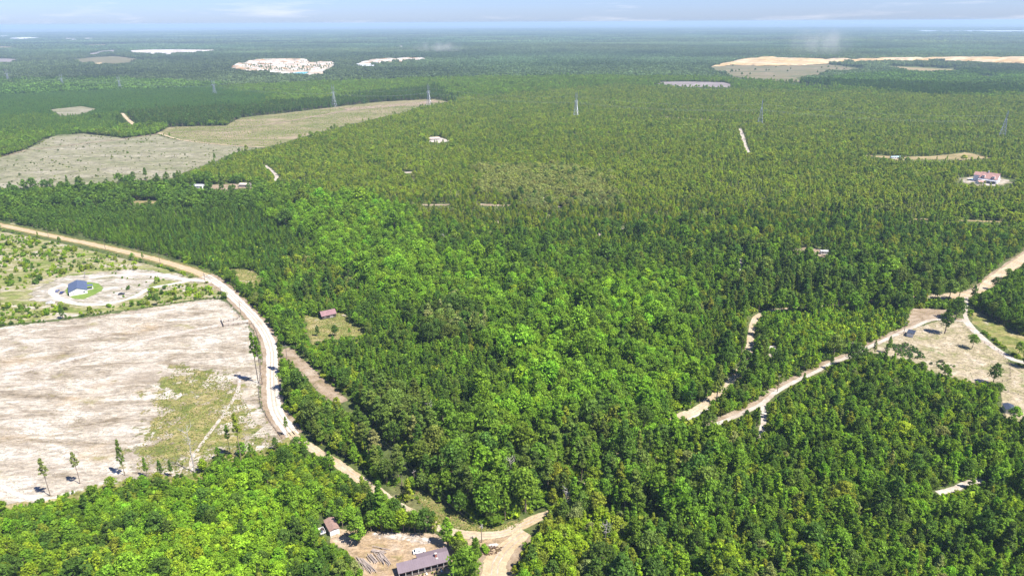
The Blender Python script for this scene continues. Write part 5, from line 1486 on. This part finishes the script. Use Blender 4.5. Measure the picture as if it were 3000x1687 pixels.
simple_house('cabin', (700, 548), 14, 8, -.15, GREYW, plain('grey_tan_roof', (.40, .34, .29), .8), 'brownish cabin in the yard beside the long white shed', 'cabin', 3, 4.4)
for k, (u, v, w_, d_, h_) in enumerate([(1045, 196, 70, 26, 9), (1060, 200, 55, 20, 8), (1090, 190, 30, 18, 8)]):
    q = G(u, v); z = float(terrain(*q))
    h = empty('quarry_plant', (q[0], q[1], z + 1.4), .1); tag(h, 'white industrial plant building at the end of the kaolin quarry', 'building', 'white plant buildings by the quarry')
    gable_walls(w_, d_, h_, h_ + 3, 'wall', WHITEW, h, 'x'); gable_roof(w_, d_, h_, h_ + 3, WROOF, h, 'x')
for k, (u, v) in enumerate([(30, 116), (45, 115), (62, 114), (75, 116), (90, 115), (8, 109), (18, 109), (224, 121)]):
    q = G(u, v); z = float(terrain(*q))
    h = empty('warehouse', (q[0], q[1], z + 4), .3 * k); tag(h, 'tiny white warehouse in the far town near the horizon', 'building', 'far white town buildings')
    gable_walls(130, 60, 12, 16, 'wall', WHITEW, h, 'x'); gable_roof(130, 60, 12, 16, WROOF, h, 'x')

# ------------------------------------------------------------------ vehicles
TYRE = plain('tyre_rubber', (.025, .025, .027), .9)
LAMP = plain('lamp_glass', (.7, .68, .62), .2)
def car(name, pos, rz, paint, label, truck=False, L=4.6, Wd=1.85):
    c = empty(name, (pos[0], pos[1], .05), rz); tag(c, label, 'pickup truck' if truck else 'car')
    a = L / 2; w = Wd / 2
    prof = [(-a, .35), (a, .35), (a, .72), (a - .25, .86), (a * .45, .98), (-a + .1, 1.0), (-a, .8)]
    b = MB().prism(prof, -w, w).build('body', paint, c)
    if truck:
        cab = [(-.25, 1.0), (1.25, .99), (.75, 1.7), (-.1, 1.72)]
    else:
        cab = [(-a + .35, 1.0), (a * .42, .98), (a * .12, 1.46), (-a * .45, 1.48)]
    MB().prism(cab, -w + .12, w - .12).build('cabin', paint, c)
    mid = [((x - (cab[0][0] + cab[1][0]) / 2) * .86 + (cab[0][0] + cab[1][0]) / 2, 1.03 + (z - 1.0) * .8) for x, z in cab]
    MB().prism(mid, -w + .10, -w + .13).build('window', GLASS, c); MB().prism(mid, w - .13, w - .10).build('window', GLASS, c)
    for (xa, za), (xb, zb), nm in [(cab[1], cab[2], 'windscreen'), (cab[0], cab[3], 'rear_window')]:
        m = MB(); f = 1 if nm == 'windscreen' else -1
        P = [(xa + .02 * f, -w + .22, za + .06), (xa + .02 * f, w - .22, za + .06), (xb + .03 * f, w - .26, zb - .05), (xb + .03 * f, -w + .26, zb - .05)]
        if f < 0: P = P[::-1]
        slab(m, *P, t=.02); m.build(nm, GLASS, c)
    if truck:
        MB().box(-a + .15, -.35, -w + .15, w - .15, 1.003, 1.01).build('bed_liner', TYRE, c)
        for s in (-1, 1):
            MB().box(-a + .1, -.3, s * w - (.12 if s > 0 else 0), s * w + (.12 if s < 0 else 0), 1.0, 1.25).build('bed_side', paint, c)
    for sx_ in (-.62, .66):
        for s in (-1, 1):
            wh = MB().tube([(a * sx_, s * w - .11, .34), (a * sx_, s * w + .11, .34)], .34, 12).build('wheel', TYRE, c)
            MB().tube([(a * sx_, s * (w + .111), .34), (a * sx_, s * (w + .13), .34)], .19, 10).build('rim', GALV, wh)
    for s in (-1, 1):
        MB().box(a, a + .03, s * w * .7 - .2, s * w * .7 + .2, .62, .76).build('headlight', LAMP, c)
    return c
WHITEP = plain('white_car_paint', (.80, .80, .80), .2, var=.02); BLUEP = plain('dark_blue_car_paint', (.03, .035, .12), .2, var=.05); GREYP = plain('grey_blue_car_paint', (.15, .16, .26), .25, var=.05)
car('car', G(1228, 1617), .30, WHITEP, 'white car parked behind the long mauve roofed house', L=4.8)
car('car', G(169, 854), 1.75, GREYP, 'grey blue car parked on white sand, farther from the house')
car('car', G(182, 859), 1.75, BLUEP, 'dark blue car parked on white sand, closer to the house', L=4.9, Wd=2.0)
car('pickup_truck', G(148, 889), .05, WHITEP, 'white pickup truck parked at the edge of the scrub', True, 5.6, 2.0)
car('car', G(356, 863), .3, plain('black_car_paint', (.02, .02, .022), .25), 'dark car beside the looping white drive')

# ------------------------------------------------------------------ log piles in the yard
LOGM = plain('bleached_log', (.26, .215, .185), .95, var=.3, scale=3)
LOGE = plain('log_end', (.52, .42, .32), .95, var=.2)
def crop_px(x, y):
    return (880 + x * .2329, 1480 + y * .2329)
def log(a, b, rad, zz, label, group):
    a = G(*crop_px(*a)); b = G(*crop_px(*b))
    L = math.hypot(*(b - a)); o = empty('log', ((a[0] + b[0]) / 2, (a[1] + b[1]) / 2, .03 + zz + rad), math.atan2(b[1] - a[1], b[0] - a[0]))
    tag(o, label, 'log', group)
    bend = random.uniform(-.12, .12)
    MB().tube([(-L / 2, 0, 0), (0, bend, .02), (L / 2, 0, 0)], [rad, rad * .92, rad * .8], 8, cap=False).build('bark', LOGM, o)
    for s, r2 in ((-1, rad), (1, rad * .8)):
        MB().tube([(s * L / 2 - .01 * s, 0, 0), (s * L / 2, 0, 0)], r2 * .99, 8).build('cut_end', LOGE, o)
log((1000, 540), (1130, 562), .20, 0, 'single grey log lying apart at the top of the log piles', None)
def pile(A, B, n, spread, label, rad=(.14, .24)):
    for k in range(n):
        t = (k + .5) / n - .5
        jx, jy = random.gauss(0, 9), random.gauss(0, 9)
        ox, oy = spread[0] * t, spread[1] * t
        r1 = random.uniform(.0, .25)
        a = (A[0] + ox + jx, A[1] + oy + jy); b = (B[0] + ox - jx + random.gauss(0, 10), B[1] + oy - jy + random.gauss(0, 10))
        b = (b[0] - (b[0] - a[0]) * r1, b[1] - (b[1] - a[1]) * r1)
        log(a, b, random.uniform(*rad), random.choice([0, .02, .3, .55]), label, label.replace('log in', 'logs in'))
pile((905, 568), (1075, 600), 9, (-10, 62), 'bleached log in the flat stack above the other logs')
pile((880, 625), (965, 740), 9, (95, -20), 'bleached log in the leaning stack in the middle of the yard')
pile((1010, 625), (1100, 760), 11, (90, -10), 'bleached log in the stack closest to the mauve roofed house')
pile((765, 680), (905, 860), 14, (130, 30), 'bleached log in the long tangled heap by the greyish tree')
pile((690, 700), (740, 830), 9, (70, -10), 'thin bleached log in the brushy heap farthest from the house', (.07, .14))

# ------------------------------------------------------------------ fences
def fence(px, label, h=1.2, gap=3.0, rails=(.45, .95), post=.07, mat=None, rail=.04):
    mat = mat or CREO
    P = GL(px)
    seg = np.hypot(*np.diff(P, axis=0).T); tot = np.concatenate([[0], np.cumsum(seg)])
    n = max(1, int(tot[-1] / gap))
    t = np.linspace(0, tot[-1], n + 1)
    X = np.interp(t, tot, P[:, 0]); Y = np.interp(t, tot, P[:, 1])
    f = empty('fence', (X[0], Y[0], .02)); tag(f, label, 'fence')
    pm = None
    for x, y in zip(X, Y):
        if pm is None:
            o = MB().box(-post, post, -post, post, 0, h).build('post', mat, f); pm = o.data
        else:
            o = bpy.data.objects.new('post', pm); col.objects.link(o); o.parent = f
        o.location = (x - X[0], y - Y[0], 0)
    for i in range(n):
        for z in rails:
            MB().tube([(X[i] - X[0], Y[i] - Y[0], z), (X[i + 1] - X[0], Y[i + 1] - Y[0], z)], rail, 4).build('rail', mat, f)
    return f
fence([(702, 930), (692, 938), (668, 942), (655, 944)], 'dark rail fence along the upper side of the sand field entrance', 1.7, 3.0, (.5, 1.0, 1.5), .13, None, .08)
fence([(655, 957), (685, 953), (715, 949), (738, 950)], 'dark rail fence along the lower side of the sand field entrance', 1.7, 3.0, (.5, 1.0, 1.5), .13, None, .08)
fence([(741, 952), (752, 975), (762, 1015), (764, 1080), (758, 1150), (764, 1190), (788, 1232), (826, 1284)], 'long dark post and rail fence between the sand field and the white road', 1.2, 3.0, (.5, 1.0), .09, None, .05)
fence([(665, 882), (690, 905), (702, 928)], 'short dark fence from the entrance up the road', 1.2, 3.0)
gt = G(648, 940); gt2 = G(655, 957)
gate = empty('field_gate', (gt[0], gt[1], .02), math.atan2(gt2[1] - gt[1], gt2[0] - gt[0])); tag(gate, 'dark slatted gate closing the sand field entrance', 'gate')
gl = math.hypot(*(gt2 - gt))
for z in (.25, .6, .95, 1.3, 1.6):
    MB().box(0.16, gl - .16, -.04, .04, z, z + .2).build('gate_rail', DARKW, gate)
for x in (0, gl):
    MB().box(x - .15, x + .15, -.15, .15, 0, 2.3).build('gate_post', DARKW, gate)
fence([(2784, 944), (2814, 949), (2869, 996), (2924, 1027), (2958, 1068), (2961, 1113), (2922, 1122)], 'thin dark wire fence round the road side of the paddock', 1.2, 4.0, (.4, .75, 1.1), .07, None, .02)
fence([(2922, 1143), (2960, 1150), (2982, 1158), (3010, 1170)], 'pale rail fence above the navy roofed shed', 1.3, 4.0, (.5, 1.0), .08, GREYW)

# ------------------------------------------------------------------ utility poles and wires
POLES = {}
def pole(key, base, topv, rz, label, transf=False):
    b = G(*base); h = max(8.5, min(11.5, height_at(base, topv) * 1.05))
    o = empty('utility_pole', (b[0], b[1], 0), rz); tag(o, label, 'utility pole')
    MB().tube([(0, 0, 0), (0, 0, h)], [.19, .13], 8).build('pole', CREO, o)
    MB().box(-1.1, 1.1, -.06, .06, h - .75, h - .6).build('crossarm', GREYW, o)
    for x in (-1.0, 0, 1.0):
        MB().tube([(x, .0, h - .6 if x else h), (x, .0, h - .35 if x else h + .25)], .06, 6).build('insulator', CONC, o)
    if transf:
        MB().tube([(.38, .0, h - 2.1), (.38, .0, h - 1.2)], .27, 8).build('transformer', GALV, o)
    POLES[key] = (b, h, rz)
for key, bs, tv, rz, lb, tr in [
    ('a', (143, 697), 666, -.5, 'wooden utility pole on the orange road, farthest from the house', False),
    ('b', (309, 731), 701, -.5, 'wooden utility pole on the orange road behind the scrub', False),
    ('c', (470, 775), 745, -.5, 'wooden utility pole on the orange road across from the dark hedge', False),
    ('d', (602, 832), 800, -.4, 'wooden utility pole at the mouth of the white house drive', True),
    ('e', (650, 871), 840, -.2, 'wooden utility pole between the house drive and the field entrance', False),
    ('f', (706, 920), 884, -.2, 'wooden utility pole right beside the gated field entrance', False),
    ('g', (841, 1050), 1012, .4, 'pale utility pole at the head of the brown strip', False),
    ('h', (1411, 1588), 1538, .9, 'utility pole with transformer at the sandy fork', True),
    ('i', (2925, 842), 810, .5, 'wooden utility pole beside the pale road above the paddock', False),
    ('j', (2863, 860), 832, .5, 'wooden utility pole at the turning into the paddock track', False),
    ('k', (2647, 978), 942, .4, 'wooden utility pole next to the white animal shelter', False),
    ('l', (2277, 1148), 1100, .4, 'wooden utility pole where the sandy strip meets the woods', False),
    ('m', (2490, 1042), 1002, .4, 'wooden utility pole on the strip by the thin trees', False)]:
    pole(key, bs, tv, rz, lb, tr)
WIRE = plain('wire', (.10, .10, .11), .5, .5)
def wire(a, b, sag, label, group, rad, mat=WIRE):
    a = Vector(a); b = Vector(b)
    pts = []
    for i in range(13):
        t = i / 12
        p = a.lerp(b, t); p.z -= sag * 4 * t * (1 - t)
        pts.append(p - a)
    o = MB().tube(pts, rad, 3, cap=False).build('overhead_wire', mat)
    o.location = a
    tag(o, label, 'wire', group)
def span(k1, k2, label):
    (b1, h1_, r1), (b2, h2_, r2) = POLES[k1], POLES[k2]
    for x in (-1.0, 1.0):
        wire((b1[0] + x * math.cos(r1), b1[1] + x * math.sin(r1), h1_ - .35), (b2[0] + x * math.cos(r2), b2[1] + x * math.sin(r2), h2_ - .35), 1.0, label, label + 's', .022)
for a_, b_ in ('ab', 'bc', 'cd', 'de', 'ef', 'fg'):
    span(a_, b_, 'thin power wire strung along the dirt road by the sand field')
for a_, b_ in ('ij', 'jk', 'km', 'ml'):
    span(a_, b_, 'thin power wire strung beside the paddock and sandy strip')
POLES['z'] = (G(1215, 1425), 10.0, .9)
pole('z', (1215, 1425), 1380, .9, 'wooden utility pole in the grassy cut beside the big pines')
span('z', 'h', 'thin power wire over the grassy bank to the fork'); span('g', 'z', 'thin power wire along the cut through the pines')

# ------------------------------------------------------------------ steel pylons
def pylon(key, base, topv, rz, label):
    b = G(*base); z0 = float(terrain(*b)); h = min(56, max(44, height_at(base, topv)))
    o = empty('steel_pylon', (b[0], b[1], z0), rz); tag(o, label, 'pylon')
    w0, w1, hw = 5.2, 1.3, h * .64
    th_ = .17
    def leg_at(z, sx_, sy_):
        t = z / hw; w = w0 + (w1 - w0) * t ** .85
        return (sx_ * w, sy_ * w, z)
    zs = [hw * q for q in (0, .22, .42, .6, .76, .9, 1.0)]
    for sx_ in (-1, 1):
        for sy_ in (-1, 1):
            MB().tube([leg_at(z, sx_, sy_) for z in zs], .24, 4).build('leg', GALV, o)
    for (p, q) in [((-1, -1), (1, -1)), ((1, -1), (1, 1)), ((1, 1), (-1, 1)), ((-1, 1), (-1, -1))]:
        m = MB()
        for i in range(len(zs) - 1):
            m.tube([leg_at(zs[i], *p), leg_at(zs[i + 1], *q)], th_, 3, cap=False); m.tube([leg_at(zs[i], *q), leg_at(zs[i + 1], *p)], th_, 3, cap=False)
            m.tube([leg_at(zs[i + 1], *p), leg_at(zs[i + 1], *q)], th_, 3, cap=False)
        m.build('bracing', GALV, o)
    m = MB(); A = 9.5
    for s in (-1, 1):
        for yy in (-1.1, 1.1):
            m.tube([(s * A, 0, hw + .4), (s * 1.3, yy, hw)], th_, 3); m.tube([(s * A, 0, hw + .6), (s * 1.3, yy, hw + 2.4)], th_, 3)
        for q in (.25, .5, .75):
            m.tube([(s * (1.3 + (A - 1.3) * q), 0, hw + .2), (s * (1.3 + (A - 1.3) * q), 0, hw + 2.4 - 1.8 * q)], th_, 3)
    m.tube([(-1.3, 0, hw + 2.4), (1.3, 0, hw + 2.4)], th_, 3)
    m.build('crossarm', GALV, o)
    for s in (-1, 1):
        m = MB()
        for yy in (-.8, .8):
            m.tube([(s * 1.5, yy, hw), (s * 4.6, yy * .7, h * .86), (s * 3.6, 0, h)], .2, 4)
        for q in range(5):
            t = q / 5; x0 = 1.5 + 3.1 * t; x1 = 1.5 + 3.1 * (t + .2)
            zz0 = hw + (h * .86 - hw) * t; zz1 = hw + (h * .86 - hw) * (t + .2)
            m.tube([(s * x0, -.8, zz0), (s * x1, .7, zz1)], th_, 3)
        m.build('mast', GALV, o)
    m = MB(); m.tube([(-4.6, 0, h * .86), (4.6, 0, h * .86)], .18, 4); m.tube([(-4.4, 0, h * .89), (4.4, 0, h * .89)], .14, 4); m.build('top_beam', GALV, o)
    for x in (-A, 0, A):
        zt = hw + .4 if x else h * .86
        MB().tube([(x, 0, zt), (x, 0, zt - 3.2)], .16, 5).build('insulator', CONC, o)
    return b, z0, h, hw, rz, A
TW = [(27, 246, 200), (185, 256, 220), (353, 264, 222), (630, 279, 233), (980, 314, 248), (1257, 311, 245), (1687, 346, 265), (2226, 366, 290), (2935, 402, 322)]
TB = [G(a, b) for a, b, c in TW]
PL = []
names_ = ['above the small tan lot', 'behind the dense bluish plantation', 'over the plantation edge beside the dark trees', 'rising from woods in front of the turquoise quarry pond', 'at the forest edge by the replanted field',
          'on the bare pinkish ridge end of the replanted field', 'rising from forest beyond the pinkish ridge', 'beside the sandy track cut through the pines', 'behind the tan meadow and villa']
for i, (a, b, c) in enumerate(TW):
    d = TB[min(i + 1, 8)] - TB[max(i - 1, 0)]
    PL.append(pylon(i, (a, b), c, math.atan2(d[1], d[0]) + math.pi / 2, 'grey steel lattice pylon ' + names_[i]))
for i in range(8):
    (b1, z1, h1_, w1, r1, A), (b2, z2, h2_, w2, r2, _) = PL[i], PL[i + 1]
    for x in (-1, 0, 1):
        e1 = z1 + (w1 - 2.8 if x else h1_ * .86 - 3.2); e2 = z2 + (w2 - 2.8 if x else h2_ * .86 - 3.2)
        wire((b1[0] + x * A * math.cos(r1), b1[1] + x * A * math.sin(r1), e1), (b2[0] + x * A * math.cos(r2), b2[1] + x * A * math.sin(r2), e2), 7, 'long grey conductor hanging between the steel pylons', 'conductors between the pylons', .075, GALV)

# dark trees standing in the kaolin quarry
qx, qy = in_px([(690, 196), (740, 188), (860, 184), (905, 186), (980, 190), (955, 212), (900, 214), (830, 214), (700, 210)], 0.0012, 790)
nq = len(qx)
hq = rng.uniform(5, 13, nq)
scatter('quarry_trees', np.column_stack([qx, qy, terrain(qx, qy) + 4]), rng.integers(0, 6, nq), rng.uniform(0, 6, nq), np.column_stack([hq / 14] * 3), np.tile(DARK, (nq, 1)), PROTO['broadleaf'][2], 'dark scrub trees scattered through the white quarry', 'trees')

# drifting dust over the pits
def dust(px, dist_px, size, dens, label, seed):
    b = G(*dist_px); z = float(terrain(*b))
    o = MB().box(-.5, .5, -.5, .5, 0, 1).build('dust_cloud', None)
    o.location = (b[0], b[1], z + 2); o.scale = size
    m, n, l = new_mat('dust_air')
    out = n.new('ShaderNodeOutputMaterial'); v = n.new('ShaderNodeVolumePrincipled'); v.inputs['Color'].default_value = (.86, .80, .76, 1)
    tc_ = n.new('ShaderNodeTexCoord'); t = n.new('ShaderNodeTexNoise'); t.inputs['Scale'].default_value = 3.2; t.inputs['Detail'].default_value = 4
    ms_ = n.new('ShaderNodeMapping'); ms_.inputs['Scale'].default_value = (2.2, 1.0, .5); ms_.inputs['Rotation'].default_value = (0, .5, 0); l.new(tc_.outputs['Object'], ms_.inputs['Vector'])
    l.new(ms_.outputs['Vector'], t.inputs['Vector'])
    mp_ = n.new('ShaderNodeMapping'); mp_.inputs['Location'].default_value = (0, 0, -.42); l.new(tc_.outputs['Object'], mp_.inputs['Vector'])
    ln = n.new('ShaderNodeVectorMath'); ln.operation = 'LENGTH'; l.new(mp_.outputs['Vector'], ln.inputs[0])
    mr = n.new('ShaderNodeMapRange'); mr.inputs['From Min'].default_value = .5; mr.inputs['From Max'].default_value = .1; l.new(ln.outputs['Value'], mr.inputs['Value'])
    nr_ = n.new('ShaderNodeMapRange'); nr_.inputs['From Min'].default_value = .40; nr_.inputs['From Max'].default_value = .72; l.new(t.outputs['Fac'], nr_.inputs['Value'])
    mu_ = n.new('ShaderNodeMath'); mu_.operation = 'MULTIPLY'; l.new(mr.outputs['Result'], mu_.inputs[0]); l.new(nr_.outputs['Result'], mu_.inputs[1])
    m2 = n.new('ShaderNodeMath'); m2.operation = 'MULTIPLY'; m2.inputs[1].default_value = dens; l.new(mu_.outputs['Value'], m2.inputs[0])
    l.new(m2.outputs['Value'], v.inputs['Density']); l.new(v.outputs['Volume'], out.inputs['Volume'])
    o.data.materials.clear(); o.data.materials.append(m)
    tag(o, label, 'dust', kind='stuff')
dust(None, (2395, 168), (420, 300, 180), .0045, 'faint pale dust drifting up above the ochre quarry', 1)
dust(None, (1285, 158), (420, 260, 90), .005, 'faint dust over the woods beside the small quarry', 2)
